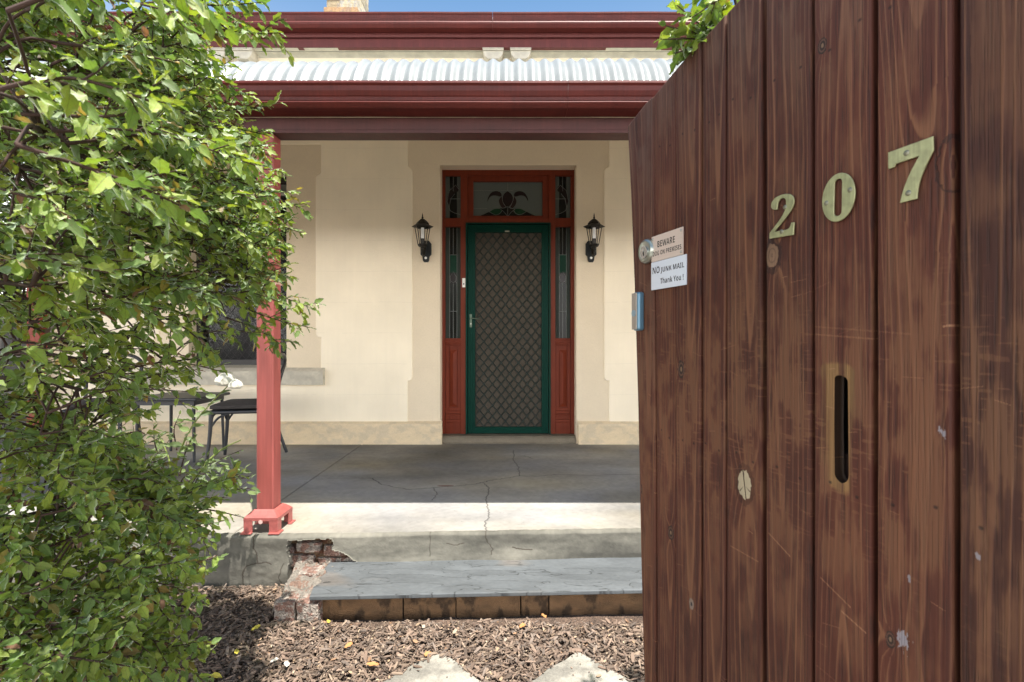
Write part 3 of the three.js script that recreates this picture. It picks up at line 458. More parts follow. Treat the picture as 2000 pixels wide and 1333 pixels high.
// eave, gutter, brackets, roof, chimney (distances from the camera, minus the wall's)
{
  const d = (D) => D - WALL, SOF = 4.046;
  const L = -5.0, Rr = 4.6;
  mesh('soffit', [along([[d(4.70), SOF + 0.02], [d(4.70), SOF], [d(4.755), SOF], [d(4.755), SOF + 0.02]], L, Rr), along([[d(4.762), SOF + 0.02], [d(4.762), SOF - 0.006], [d(4.80), SOF - 0.006], [d(4.832), SOF - 0.022], [d(4.832), SOF + 0.02]], L, Rr)], mCream, house);
  const Yf = (y, D) => wy(y, D);
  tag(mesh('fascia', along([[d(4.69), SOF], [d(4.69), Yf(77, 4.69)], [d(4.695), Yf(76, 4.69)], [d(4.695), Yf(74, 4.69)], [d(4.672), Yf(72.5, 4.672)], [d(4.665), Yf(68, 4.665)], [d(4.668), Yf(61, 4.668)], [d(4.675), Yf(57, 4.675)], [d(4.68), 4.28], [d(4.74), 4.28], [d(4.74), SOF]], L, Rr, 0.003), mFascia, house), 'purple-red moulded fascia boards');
  const D0 = 4.56, g = [[d(4.565), Yf(22, D0)], [d(4.558), Yf(23, D0)], [d(4.558), Yf(26, D0)], [d(4.568), Yf(27.5, D0)], [d(4.572), Yf(32, D0)], [d(4.58), Yf(37.5, D0)], [d(4.572), Yf(39.5, D0)], [d(4.566), Yf(42, D0)], [d(4.57), Yf(45, D0)], [d(4.59), Yf(50, D0)], [d(4.62), Yf(55, 4.6)], [d(4.675), Yf(55, 4.6)], [d(4.675), Yf(22, D0)], [d(4.668), Yf(22, D0)], [d(4.668), Yf(45, 4.6)], [d(4.6), Yf(44, 4.6)], [d(4.57), Yf(24, D0)]];
  tag(mesh('gutter', along(g, L, wx(961.8, D0), 0.004), mGutter, house), 'dark red roof gutter under the sky');
  tag(mesh('gutter', along(g, wx(962.3, D0), Rr, 0.004), mGutter, house), 'dark red roof gutter under the sky');
  // paired eave brackets
  const bracket = (cx) => {
    const x = (p) => (p - 24) / 32 * 0.157, o = group('bracket', [cx, 0, 0], 0, house);
    mesh('cap', [box(-0.1, 0.1, SOF - 0.012, SOF - 0.0025, 0.002, 0.142, 0.002), box(-0.096, 0.096, SOF - 0.024, SOF - 0.0125, 0.002, 0.138, 0.002)], mTrim, o);
    const s = new THREE.Shape(); s.moveTo(-0.094, SOF - 0.0245); s.lineTo(-0.094, SOF - 0.034); s.bezierCurveTo(-0.09, SOF - 0.075, -0.062, SOF - 0.085, -0.05, SOF - 0.1); s.lineTo(0.05, SOF - 0.1); s.bezierCurveTo(0.062, SOF - 0.085, 0.09, SOF - 0.075, 0.094, SOF - 0.034); s.lineTo(0.094, SOF - 0.0245); s.closePath();
    mesh('corbel', ext(s, 0.125, 0.003, 1, 8).translate(0, 0, 0.002), mTrim, o);
    const st = []; for (let k = -2; k <= 2; k++) st.push(tube([V(k * 0.022, SOF - 0.1, 0.06), V(k * 0.022, SOF - 0.2, 0.045), V(k * 0.022, SOF - 0.26, 0.01)], 0.0125, 0.0115, 8));
    mesh('stem', st, M({ color: lin('#d4d2cc'), roughness: 0.8 }), o);
  };
  for (const px of [-127, -74, 418, 472, 963, 1017, 1508, 1562]) bracket(wx(px, 4.7));
  // main roof and chimney
  const roof = mesh('roof', [along([[d(4.66), 4.285], [d(4.66), 4.31], [d(7.6), 5.74], [d(10.9), 4.31], [d(10.9), 4.285]], L, Rr)], M({ color: lin('#b8bcbc'), metalness: 0.2, roughness: 0.45 }), house); void roof;
  const ch = group('chimney', [0, 0, 0], 0, house); ch.userData.label = 'pale stone chimney above the roof';
  const cD = 7.0, rc = rng(77), tSt = tex(256, 256, (i, j) => { const n = fbm(i / 20, j / 20, 5, 12, 12, 2), f = fbm(i / 3, j / 3, 2, 85, 85, 5), m = smooth(fbm(i / 26, j / 40, 4, 10, 6, 7), 0.52, 0.62); const v = 0.85 + 0.35 * (n - 0.5) + 0.2 * (f - 0.5); return [lerp(215, 196, m) * v, lerp(200, 190, m) * v, lerp(168, 180, m) * v]; });
  const mS = [0, 1, 2].map((k) => M({ color: [0xffffff, 0xe8e0d8, 0xd8d8d4][k], map: rep(tSt, 2, 2), bumpMap: rep(bPlaster, 4, 4), bumpScale: 0.012, roughness: 0.95 }));
  const cl = wx(637, cD), cr = wx(696, cD), cd = 0.6;
  mesh('base_course', box(cl - 0.03, cr + 0.02, 5.15, wy(15.5, cD), -d(cD) - cd - 0.03, -d(cD) + 0.025, 0.01), M({ color: lin('#d9bda6'), map: rep(tSt, 2, 2), roughness: 0.95 }), ch);
  let y = wy(15.5, cD) + 0.004;
  for (let k = 0; k < 7; k++) { const h = k === 0 ? 0.11 : 0.15; let x = cl; const cuts = k % 2 ? [0.22, 0.6] : [0.45]; const xs = [cl, ...cuts.map((c) => lerp(cl, cr, c)), cr]; for (let i = 0; i < xs.length - 1; i++) mesh('stone', box(xs[i] + 0.002, xs[i + 1] - 0.002, y, y + h - 0.005, -d(cD) - cd, -d(cD) + rr(-0.006, 0.006), 0.008), mS[Math.floor(rc() * 3)], ch); y += h; }
  mesh('mortar_core', box(cl + 0.01, cr - 0.01, 5.15, y, -d(cD) - cd + 0.01, -d(cD) - 0.012), M({ color: lin('#a89a86'), roughness: 1 }), ch);
}

// ------------------------------------------------------------------ verandah: beam, gutter, curved iron roof, posts
const ver = group('verandah', [0, 0, 0]); tag(ver, 'red posted verandah with curved white corrugated iron roof', 'verandah');
{
  const L = -4.75, Rr = 4.2;
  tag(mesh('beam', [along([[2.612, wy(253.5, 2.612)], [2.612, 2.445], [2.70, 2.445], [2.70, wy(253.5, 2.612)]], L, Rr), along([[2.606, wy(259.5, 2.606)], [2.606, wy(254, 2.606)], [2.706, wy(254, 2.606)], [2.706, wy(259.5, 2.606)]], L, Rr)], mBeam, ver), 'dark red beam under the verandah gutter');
  const Y = (y, D = 2.48) => wy(y, D);
  const prof = [[2.478, Y(158)], [2.47, Y(159)], [2.468, Y(163.5)], [2.474, Y(165.5)], [2.479, Y(167)], [2.482, Y(176)], [2.492, Y(184)], [2.506, Y(188.5)], [2.508, Y(191)], [2.498, Y(194)], [2.487, Y(196.2)], [2.4835, Y(198)], [2.487, Y(200)], [2.492, Y(201.5)], [2.508, Y(209, 2.5)], [2.528, Y(213.5, 2.52)], [2.606, Y(213.5, 2.52)], [2.606, Y(158)], [2.6, Y(158)], [2.6, Y(205, 2.55)], [2.53, Y(204, 2.52)], [2.5, Y(192)], [2.484, Y(160)]];
  const j = wx(1110, 2.48);
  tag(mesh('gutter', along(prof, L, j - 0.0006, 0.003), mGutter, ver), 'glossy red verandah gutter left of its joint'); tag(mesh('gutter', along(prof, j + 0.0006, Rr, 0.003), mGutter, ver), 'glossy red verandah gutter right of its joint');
  // bullnose sheets
  const R0 = 0.48, Dc = 3.086, Yc = 2.462, pitch = 0.0735, amp = 0.0085, cover = pitch * 8;
  const tI = tex(256, 256, (i, j) => { const n = fbm(i / 30, j / 30, 4, 8, 8, 2), f = vnoise(i / 1.3, j / 1.3, 197, 197, 6), s = f > 0.955 && n > 0.5 ? 0.75 : 1; const v = (232 + 26 * (n - 0.5)) * s; return [v, v * 1.0, v * 0.985]; });
  const mIron = M({ color: lin('#8d9192'), map: rep(tI, 1.2, 1.2), roughness: 0.42 });
  const sheet = (x0, lift) => {
    const nu = 8 * 10 + 6, path = [], N = 26; for (let k = 0; k <= N; k++) { const a = lerp(81, 12, k / N) * Math.PI / 180; path.push([Dc - R0 * Math.sin(a), Yc + R0 * Math.cos(a), -Math.sin(a), Math.cos(a)]); }
    const e = path[N], sl = Math.tan(15.5 * Math.PI / 180); path.push([WALL + 0.01, e[1] + sl * (WALL + 0.01 - e[0]), e[2], e[3]]);
    const pos = [], uv = [], idx = [];
    path.forEach(([D, y, nd, ny], r) => { for (let i = 0; i <= nu; i++) { const x = x0 + i / 10 * pitch, w = amp * Math.cos(2 * Math.PI * i / 10) + lift; pos.push(x, y + ny * w, -(D + nd * w)); uv.push(x, r * 0.03); } });
    for (let r = 0; r < path.length - 1; r++) for (let i = 0; i < nu; i++) { const a = r * (nu + 1) + i; idx.push(a, a + 1, a + nu + 2, a, a + nu + 2, a + nu + 1); }
    const g = new THREE.BufferGeometry(); g.setAttribute('position', new THREE.Float32BufferAttribute(pos, 3)); g.setAttribute('uv', new THREE.Float32BufferAttribute(uv, 2)); g.setIndex(idx); g.computeVertexNormals(); return g;
  };
  const xj = wx(1122, 2.8);
  for (let k = -9; k < 7; k++) mesh('roof_sheet', sheet(xj + k * cover - pitch * 0.25, (k & 1) * 0.0025 + (k === 0 ? 0.004 : 0) + (k < -2 ? -0.012 : 0)), mIron, ver);
  mesh('bounce_lining', along([[2.72, 2.5], [2.715, 2.56], [2.80, 2.74], [2.98, 2.9], [WALL - 0.002, 3.4], [WALL - 0.002, 3.385], [2.99, 2.88], [2.82, 2.72], [2.74, 2.55]], L + 0.04, Rr), mCream, ver);  // unseen cream lining, added to bounce light onto the wall and floor
  // posts
  const base = (px, pz, parent) => { // cast shoe: hipped cap on four splayed feet
    const o = group('post_base', [px, FLOOR, pz], 0, parent), a = 0.047, b = 0.094, parts = [];
    const fr = (r0, y0, r1, y1) => { const g = new THREE.CylinderGeometry(r1 * Math.SQRT2, r0 * Math.SQRT2, y1 - y0, 4, 1, true).rotateY(Math.PI / 4).translate(0, (y0 + y1) / 2, 0); const n = g.toNonIndexed(); n.computeVertexNormals(); return boxUV(n); };
    parts.push(fr(0.062, 0.108, 0.05, 0.116), fr(0.088, 0.082, 0.062, 0.108), fr(0.0885, 0.066, 0.0885, 0.082), fr(0.0885, 0.066, 0.06, 0.064));
    for (const sx of [-1, 1]) for (const sz of [-1, 1]) {
      const l = 0.045, q = (x0, x1, z0, z1, y0, y1, r = 0.002) => box(sx * x0, sx * x1, y0, y1, sz * z0, sz * z1, r);
      parts.push(q(0.0885 - l, 0.0885, 0.0805, 0.0885, 0.006, 0.07), q(0.0805, 0.0885, 0.0885 - l, 0.0805, 0.006, 0.07), q(0.0885 - l, 0.101, 0.0805, 0.101, 0.0, 0.008, 0.003), q(0.0805, 0.101, 0.0885 - l, 0.0805, 0.0, 0.008, 0.003));
    }
    mesh('shoe', parts, mCast, o);
    mesh('tab', new THREE.CylinderGeometry(0.012, 0.012, 0.003, 6).rotateX(Math.PI / 2).translate(0, 0.062, 0.0875), M({ color: lin('#c9a79e'), roughness: 0.6 }), o);
    mesh('stub', box(-0.04, 0.04, 0.035, 0.11, -0.04, 0.04), mPost, o);
    return o;
  };
  const post = (px) => { const o = group('post', [0, 0, 0], 0, ver); const D = 2.66, g = ext(poly([[-0.045, -0.039], [-0.039, -0.045], [0.039, -0.045], [0.045, -0.039], [0.045, 0.039], [0.039, 0.045], [-0.039, 0.045], [-0.045, 0.039]]), wy(259.5, 2.606) - 0.379, 0).rotateX(-Math.PI / 2).translate(px, 0.378, -D); mesh('shaft', boxUV(g), mPost, o); base(px, -D, o); o.userData.label = 'square red timber post'; };
  post(wx(516.5, 2.615)); post(2.55); post(-3.95);
  // a flat post against the house corner
  const hp = mesh('corner_post', box(-4.62, -4.49, 0.0, 2.62, -4.8, -4.72, 0.005), M({ color: lin('#a4452c'), map: rep(tGrain, 6, 1), roughness: 0.6 }), ver); hp.userData.label = 'red post at the far house corner';
  const side = mesh('end_panel', along([[2.62, 2.44], [2.62, 2.5], [2.75, 2.75], [2.95, 2.92], [4.82, 3.4], [4.82, 3.2], [3.0, 2.44]], L, L + 0.03), mBeam, ver); void side;
}

// ------------------------------------------------------------------ side fence beyond the house
{
  const f = group('side_fence', [0, 0, -5.15]); tag(f, 'dark grey boarded side fence beyond the house corner', 'fence');
  const m = M({ color: lin('#5c5a55'), map: rep(tGrain, 4, 1), roughness: 0.9 }), rail = M({ color: lin('#8b8880'), map: rep(tGrain, 1, 6), roughness: 0.9 });
  for (let k = 0; k < 22; k++) mesh('board', box(-4.66 - k * 0.15, -4.66 - k * 0.15 + 0.142, 0, 1.62 + rr(-0.01, 0.01), -0.02, rr(0, 0.008), 0.003), m, f);
  mesh('rail', box(-8, -4.52, wy(690, 5.13) - 0.04, wy(690, 5.13) + 0.03, 0.012, 0.05, 0.004), rail, f); mesh('rail', box(-8, -4.52, wy(768, 5.13) - 0.04, wy(768, 5.13) + 0.03, 0.012, 0.05, 0.004), rail, f);
}

// ------------------------------------------------------------------ wall lanterns
function lantern(px, label) {
  const o = group('wall_lantern', [px, 0, -WALL + 0.0]); tag(o, label, 'lantern', 'coach lanterns beside the door');
  const mL = M({ color: lin('#23211c'), roughness: 0.5, metalness: 0.4 }), zB = -0.012;
  // back plate
  const s = poly([[-0.052, 2.11], [-0.052, 2.215], [-0.03, 2.244], [0.03, 2.244], [0.052, 2.215], [0.052, 2.11], [0.034, 2.09], [0.03, 2.055], [0.02, 2.037], [-0.02, 2.037], [-0.03, 2.055], [-0.034, 2.09]]);
  mesh('back_plate', ext(s, 0.03, 0.006, 2).translate(0, 0, zB), M({ color: lin('#12181a'), roughness: 0.45, metalness: 0.3 }), o);
  mesh('sensor', new THREE.SphereGeometry(0.0125, 14, 10).scale(1, 1, 0.5).translate(0, 2.076, 0.018), M({ color: 0xf4f4f0, roughness: 0.35 }), o);
  mesh('arm', [tube(spline([V(0, 2.19, 0.01), V(0, 2.165, 0.06), V(0, 2.095, 0.1), V(0, 2.08, 0.15), V(0, 2.105, 0.183), V(0, 2.145, 0.186)], 24), 0.011, 0.009, 8), tube(spline([V(0, 2.105, 0.183), V(0, 2.092, 0.2), V(0, 2.082, 0.19), V(0, 2.09, 0.176)], 10), 0.006, 0.004, 6), new THREE.SphereGeometry(0.014, 10, 8).translate(0, 2.115, 0.186)], mL, o);
  const C = [0, 0, 0.19], zy = (r, y) => new THREE.Vector2(r, y);
  const hex = (pts, open) => { const g = new THREE.LatheGeometry(pts, 6).rotateY(Math.PI / 6).translate(...C).toNonIndexed(); g.computeVertexNormals(); return boxUV(g); };
  mesh('base_cup', hex([zy(0.0, 2.132), zy(0.016, 2.134), zy(0.02, 2.146), zy(0.036, 2.152), zy(0.045, 2.166), zy(0.043, 2.172), zy(0.0, 2.172)]), mL, o);
  mesh('roof_cap', [hex([zy(0.076, 2.333), zy(0.102, 2.337), zy(0.102, 2.340), zy(0.076, 2.352), zy(0.062, 2.356), zy(0.058, 2.372), zy(0.04, 2.392), zy(0.018, 2.41), zy(0.0, 2.415)]), new THREE.LatheGeometry([zy(0, 2.4), zy(0.009, 2.413), zy(0.006, 2.42), zy(0.011, 2.426), zy(0.005, 2.434), zy(0.006, 2.442), zy(0.0035, 2.455), zy(0, 2.47)], 10).translate(...C)], mL, o);
  const bars = [], q = (k, r, y) => { const a = k / 6 * 2 * Math.PI + Math.PI / 6 + Math.PI / 6 * 0; return V(C[0] + r * Math.sin(a), y, C[2] + r * Math.cos(a)); };
  for (let k = 0; k < 6; k++) { bars.push(seg(q(k, 0.042, 2.168), q(k, 0.072, 2.336), 0.004, 6)); bars.push(seg(q(k, 0.072, 2.334), q(k + 1, 0.072, 2.334), 0.004, 5)); bars.push(seg(q(k, 0.0425, 2.172), q(k + 1, 0.0425, 2.172), 0.004, 5)); }
  mesh('cage', bars, mL, o);
  for (let k = 0; k < 6; k++) { const a = q(k, 0.041, 2.17), b = q(k + 1, 0.041, 2.17), c = q(k + 1, 0.071, 2.334), d = q(k, 0.071, 2.334), g = new THREE.BufferGeometry(); g.setAttribute('position', new THREE.Float32BufferAttribute([a, b, c, a, c, d].flatMap((v) => v.toArray()), 3)); g.computeVertexNormals(); mesh('glass_pane', boxUV(g), mPane, o); }
  mesh('lamp_socket', new THREE.CylinderGeometry(0.016, 0.018, 0.055, 12).translate(C[0], 2.2, C[2]), M({ color: 0x2c2c2c, roughness: 0.6 }), o);
  const bl = []; bl.push(new THREE.CylinderGeometry(0.017, 0.015, 0.028, 12).translate(C[0], 2.241, C[2])); for (const [dx, dz] of [[-0.009, 0], [0.009, 0], [0, 0.01]]) bl.push(tube([V(C[0] + dx, 2.252, C[2] + dz), V(C[0] + dx, 2.33, C[2] + dz)], 0.0055, 0.0055, 8));
  mesh('bulb', bl, M({ color: 0xf4f6f6, roughness: 0.3 }), o);
  return o;
}
lantern(wX(832), 'black coach lantern on the wall at the door\u2019s left side');
lantern(wX(1154.2), 'black coach lantern on the wall between door and open gate');

// ------------------------------------------------------------------ chairs and table on the verandah
function chair(name, label, pos, turn, cushion) {              // bentwood chair facing local +z
  const o = group(name, pos, turn); tag(o, label, 'chair');
  const s = 0.44;
  mesh('seat', new RoundedBoxGeometry(0.42, 0.028, 0.42, 3, 0.012).translate(0, s - 0.014, 0), mChair, o);
  if (cushion) { const g = new THREE.BoxGeometry(0.42, 0.055, 0.4, 16, 5, 16), p = g.attributes.position; for (let i = 0; i < p.count; i++) { const x = p.getX(i) / 0.21, z = p.getZ(i) / 0.2, e = Math.max(Math.abs(x), Math.abs(z)), k = 1 - 0.55 * Math.pow(e, 4), c = 1 - 0.05 * Math.pow(Math.min(Math.abs(x), Math.abs(z)), 3); p.setXYZ(i, p.getX(i) * c, p.getY(i) * k + 0.028 + (1 - e) * 0.012 * (p.getY(i) > 0), p.getZ(i) * c); } g.computeVertexNormals(); mesh('cushion', boxUV(g.translate(0, s, 0)), mCushion, o); }
  for (const sx of [-1, 1]) {
    mesh('leg', tube(spline([V(sx * 0.185, s - 0.02, 0.185), V(sx * 0.19, 0.25, 0.192), V(sx * 0.205, 0, 0.215)], 8), 0.017, 0.013, 8), mChair, o);
    mesh('leg', tube(spline([V(sx * 0.185, s, -0.19), V(sx * 0.195, 0.25, -0.215), V(sx * 0.21, 0.0, -0.29)], 8), 0.017, 0.013, 8), mChair, o);
    for (const [p, q] of [[V(sx * 0.19, 0.3, 0.19), V(sx * 0.19, s - 0.03, 0.06)], [V(sx * 0.19, 0.3, 0.19), V(sx * 0.06, s - 0.03, 0.19)]]) mesh('brace', tube(spline([p, V((p.x + q.x) / 2 * 1.0, lerp(p.y, q.y, 0.75), (p.z + q.z) / 2 * 1.03), q], 8), 0.009, 0.009, 6), mChair, o);
  }
  const bk = spline([V(-0.19, s - 0.02, -0.19), V(-0.2, 0.65, -0.235), V(-0.19, 0.82, -0.28), V(0, 0.885, -0.3), V(0.19, 0.82, -0.28), V(0.2, 0.65, -0.235), V(0.19, s - 0.02, -0.19)], 36);
  mesh('back_frame', tube(bk, 0.016, 0.016, 8), mChair, o);
  mesh('back_splat', [tube(spline([V(-0.17, 0.5, -0.2), V(0, 0.66, -0.25), V(0.185, 0.8, -0.28)], 12), 0.011, 0.011, 6), tube(spline([V(0.17, 0.5, -0.2), V(0, 0.66, -0.262), V(-0.185, 0.8, -0.28)], 12), 0.011, 0.011, 6)], mChair, o);
  return o;
}
chair('bentwood_chair', 'black bentwood chair with grey cushion behind the red post', [-2.27, FLOOR, -4.2], -Math.PI / 2 + 0.2, true);
chair('dining_chair', 'dark blue-black chair half hidden by leaves left of the table', [-3.55, FLOOR, -4.3], 0.35, true);
{
  const t = group('side_table', [-2.86, FLOOR, -4.3]); tag(t, 'low black table between the two verandah chairs', 'table');
  mesh('table_top', new RoundedBoxGeometry(0.56, 0.025, 0.5, 3, 0.01).translate(0, 0.52, 0), mChair, t);
  mesh('apron', [box(-0.24, 0.24, 0.47, 0.507, 0.2, 0.215), box(-0.24, 0.24, 0.47, 0.507, -0.215, -0.2), box(-0.24, -0.225, 0.47, 0.507, -0.2, 0.2), box(0.225, 0.24, 0.47, 0.507, -0.2, 0.2)], mChair, t);
  for (const sx of [-1, 1]) for (const sz of [-1, 1]) mesh('leg', tube([V(sx * 0.23, 0.47, sz * 0.2), V(sx * 0.24, 0, sz * 0.21)], 0.014, 0.011, 8), mChair, t);
}

// ------------------------------------------------------------------ pavers in the bed
{
  const tP = tex(256, 256, (i, j) => { const n = fbm(i / 30, j / 30, 5, 8, 8, 2), f = fbm(i / 3, j / 3, 2, 85, 85, 5), s = vnoise(i / 2, j / 2, 128, 128, 9) > 0.965 ? 0.72 : 1; const dk = smooth(fbm(i / 50, j / 50, 4, 5, 5, 8), 0.52, 0.7); const v = (0.92 + 0.3 * (n - 0.5) + 0.14 * (f - 0.5) - 0.16 * dk) * s; return [160 * v, 155 * v, 143 * v]; });
  const m = M({ map: rep(tP, 2, 2), bumpMap: rep(bPlaster, 3, 3), bumpScale: 0.004, roughness: 0.95 });
  const paver = (label, apex, ang, chip) => {
    const o = group('stepping_stone', [apex.x, 0, apex.z], 0); tag(o, label, 'paver', 'sandstone pavers set in the mulch');
    const L = 0.42, a = ang, d1 = [Math.cos(a), Math.sin(a)], d2 = [-Math.sin(a), Math.cos(a)], pts = [];
    const P = (s, t) => [s * d1[0] + t * d2[0], s * d1[1] + t * d2[1]];
    if (chip) pts.push(P(0.02, 0.0), P(L, 0), P(L, L), P(0, L), P(0.01, 0.36), P(-0.004, 0.3), P(0.012, 0.24), P(0.006, 0.15), P(0.02, 0.08)); else pts.push(P(0.03, 0.004), P(0.09, -0.003), P(0.2, 0.003), P(L, 0), P(L, L), P(0, L), P(0.004, 0.25), P(-0.003, 0.12), P(0.004, 0.04), P(0.016, 0.012));
    const g = new THREE.ExtrudeGeometry(poly(pts.map(([x, y]) => [x, -y])), { depth: 0.03, bevelEnabled: true, bevelThickness: 0.004, bevelSize: 0.004, bevelSegments: 2 }).rotateX(-Math.PI / 2).translate(0, -0.012, 0);
    mesh('stone', boxUV(g), m, o); return o;
  };
  const yTop = 0.022, dA = FOC * (EYE - yTop) / (1272 - CY), dB = FOC * (EYE - yTop) / (1269 - CY);
  paver('square sandstone paver in the mulch, further from the gate', V(wx(860, dA), 0, -dA), 0.8, false);
  paver('chipped sandstone paver in the mulch beside the open gate', V(wx(1120, dB), 0, -dB), 0.78, true);
}

// ------------------------------------------------------------------ bark mulch, litter, fallen leaves
{
  const r = rng(611), chip = new THREE.BoxGeometry(1, 1, 1, 2, 1, 1), p = chip.attributes.position;
  for (let i = 0; i < p.count; i++) { const x = p.getX(i), y = p.getY(i), z = p.getZ(i); p.setXYZ(i, x, y * (1 - 0.5 * Math.abs(x)) + 0.5 * (0.25 - x * x), z * (1 - 0.7 * Math.abs(x)) + 0.16 * Math.sin(x * 7)); }
  const cg = chip.toNonIndexed(); cg.computeVertexNormals();
  const onStep = (x, z) => (x > -1.1 && x < 1.45 && z < -2.225) || z < -(edgeD(x) - 0.012);
  const inPaver = (x, z) => { for (const [ax, az] of [[wx(860, 2.0), -1.998], [wx(1120, 2.01), -2.008]]) { const dx = x - ax, dz = z - az; const e = Math.min(dz - Math.abs(dx), 0.6 - Math.abs(dx) - dz) * 0.7; if (e > -0.008) return Math.max(e, 0.001); } return 0; };
  const scatter = (name, geo, n, mat, size, cols, lift, tilt) => {
    const im = new THREE.InstancedMesh(geo, mat, n), m = new THREE.Matrix4(), q = new THREE.Quaternion(), e = new THREE.Euler(), s = V(), c = new THREE.Color(); let k = 0;
    while (k < n) {
      const x = -3.4 + 5.1 * r(), z = -0.9 - 1.66 * r(); if (onStep(x, z)) continue; const inP = inPaver(x, z); if (inP && r() > (inP < 0.012 ? 0.3 : inP < 0.03 ? 0.05 : 0.006)) continue;
      const [L, W, T] = size(r); e.set((r() - 0.5) * tilt, r() * 6.283, (r() - 0.5) * tilt); q.setFromEuler(e);
      m.compose(V(x, (inP ? 0.026 : bedY(x, z) + lift * r()), z), q, s.set(L, T, W)); im.setMatrixAt(k, m);
      const b = cols[Math.floor(r() * cols.length)], v = 0.84 + 0.66 * r(); im.setColorAt(k, c.setRGB(b[0] * v, b[1] * v * 0.985, b[2] * v * 0.9)); k++;
    }
    im.name = numbered(name); im.castShadow = im.receiveShadow = true; scene.add(im); tag(im, null, null, null, 'stuff'); return im;
  };
  const bark = [[0.15, 0.105, 0.084], [0.115, 0.081, 0.064], [0.18, 0.13, 0.105], [0.085, 0.062, 0.05], [0.2, 0.15, 0.118], [0.14, 0.11, 0.096]];
  tag(scatter('bark_mulch', cg, 110000, M({ roughness: 0.95 }), (r) => { const L = 0.0045 + 0.038 * Math.pow(r(), 2.6); return [L, 0.002 + L * (0.08 + 0.26 * r()), 0.0012 + L * 0.12 * r()]; }, bark, 0.02, 0.9), 'brown bark mulch spread over the garden bed', 'mulch');
  tag(scatter('leaf_litter', cg, 5500, M({ roughness: 0.9 }), (r) => { const L = 0.006 + 0.018 * r() * r(); return [L, L * (0.4 + 0.4 * r()), 0.0012]; }, [[0.30, 0.215, 0.15], [0.26, 0.18, 0.12], [0.33, 0.26, 0.19], [0.26, 0.21, 0.175], [0.22, 0.13, 0.08]], 0.026, 1.0), 'pale dry leaf fragments scattered over the mulch', 'litter');
}

// ------------------------------------------------------------------ leaves
function leafGeo(k, len = 1, wid = 0.5, wav = 1, rows = 6) {     // a leaf along +y, upper face +z, unit length
  const r = rng(900 + k), ph = r() * 6, ph2 = r() * 6, cols = [-1, -0.5, 0, 0.5, 1], pos = [], idx = [], luv = [], curl = (r() - 0.3) * 0.6, tw = (r() - 0.5) * 0.9;
  for (let i = 0; i <= rows; i++) for (const c of cols) {
    const t = i / rows, w = wid * 0.5 * Math.pow(Math.sin(Math.PI * Math.min(1, 0.04 + 0.96 * Math.pow(t, 0.82))), 0.75) * (1 - 0.12 * t), a = Math.abs(c);
    const wv = wav * 0.06 * a * a * Math.sin(t * 15 + (c > 0 ? ph : ph2)), ws = 1 + wav * 0.12 * a * Math.sin(t * 13 + (c > 0 ? ph2 : ph));
    const x = c * w * ws, z = 0.10 * wid * a * 1.6 + wv - curl * t * t + tw * c * w * t; pos.push(x * 1, t * len, z); luv.push(c * 0.5 + 0.5, t);
  }
  const n = cols.length; for (let i = 0; i < rows; i++) for (let j = 0; j < n - 1; j++) { const a = i * n + j; idx.push(a, a + 1, a + n + 1, a, a + n + 1, a + n); }
  const g = new THREE.BufferGeometry(); g.setAttribute('position', new THREE.Float32BufferAttribute(pos, 3)); g.setAttribute('uv', new THREE.Float32BufferAttribute(luv, 2)); g.setIndex(idx); g.computeVertexNormals(); return g;
}
const tLeaf = tex(128, 256, (i, j) => { const c = Math.abs(i / 127 - 0.5) * 2, t = j / 255, rib = smooth(c, 0.07, 0.025), sv = Math.abs(((t * 9 - c * 1.5) % 1 + 1) % 1 - 0.5), vein = smooth(sv, 0.06, 0.015) * (1 - c) * 0.5, n = fbm(i / 16, j / 16, 4, 8, 16, 3), sp = smooth(fbm(i / 7, j / 7, 3, 18, 36, 8), 0.68, 0.74); const v = 0.8 + 0.3 * (n - 0.5) + 0.18 * rib + 0.12 * vein; return [255 * (v + 0.05 * sp), 255 * v * (1 - 0.22 * sp), 250 * v * (1 - 0.4 * sp) * (1 + 0.15 * rib)]; }, true, false);
const LEAF = [...Array(10).keys()].map((k) => leafGeo(k, 1, 0.46 + (k % 4) * 0.055, 1));
const ROSELEAF = [0, 1, 2].map((k) => leafGeo(20 + k, 1, 0.55, 0.25));
const leafMat = (c, o = {}) => MP({ color: c, map: tLeaf, roughness: 0.85, transmission: 0.62, thickness: 0, clearcoat: 0.15, clearcoatRoughness: 0.4, side: THREE.DoubleSide, ...o });
const mLeafAll = leafMat(0xffffff, { vertexColors: true });
const _m = new THREE.Matrix4(), _x = V(), _y = V(), _z = V();
function leafMatrix(p, dir, up, L) { _y.copy(dir).normalize(); _x.crossVectors(_y, up).normalize(); _z.crossVectors(_x, _y); return new THREE.Matrix4().makeBasis(_x.clone().multiplyScalar(L), _y.clone().multiplyScalar(L), _z.clone().multiplyScalar(L)).setPosition(p); }
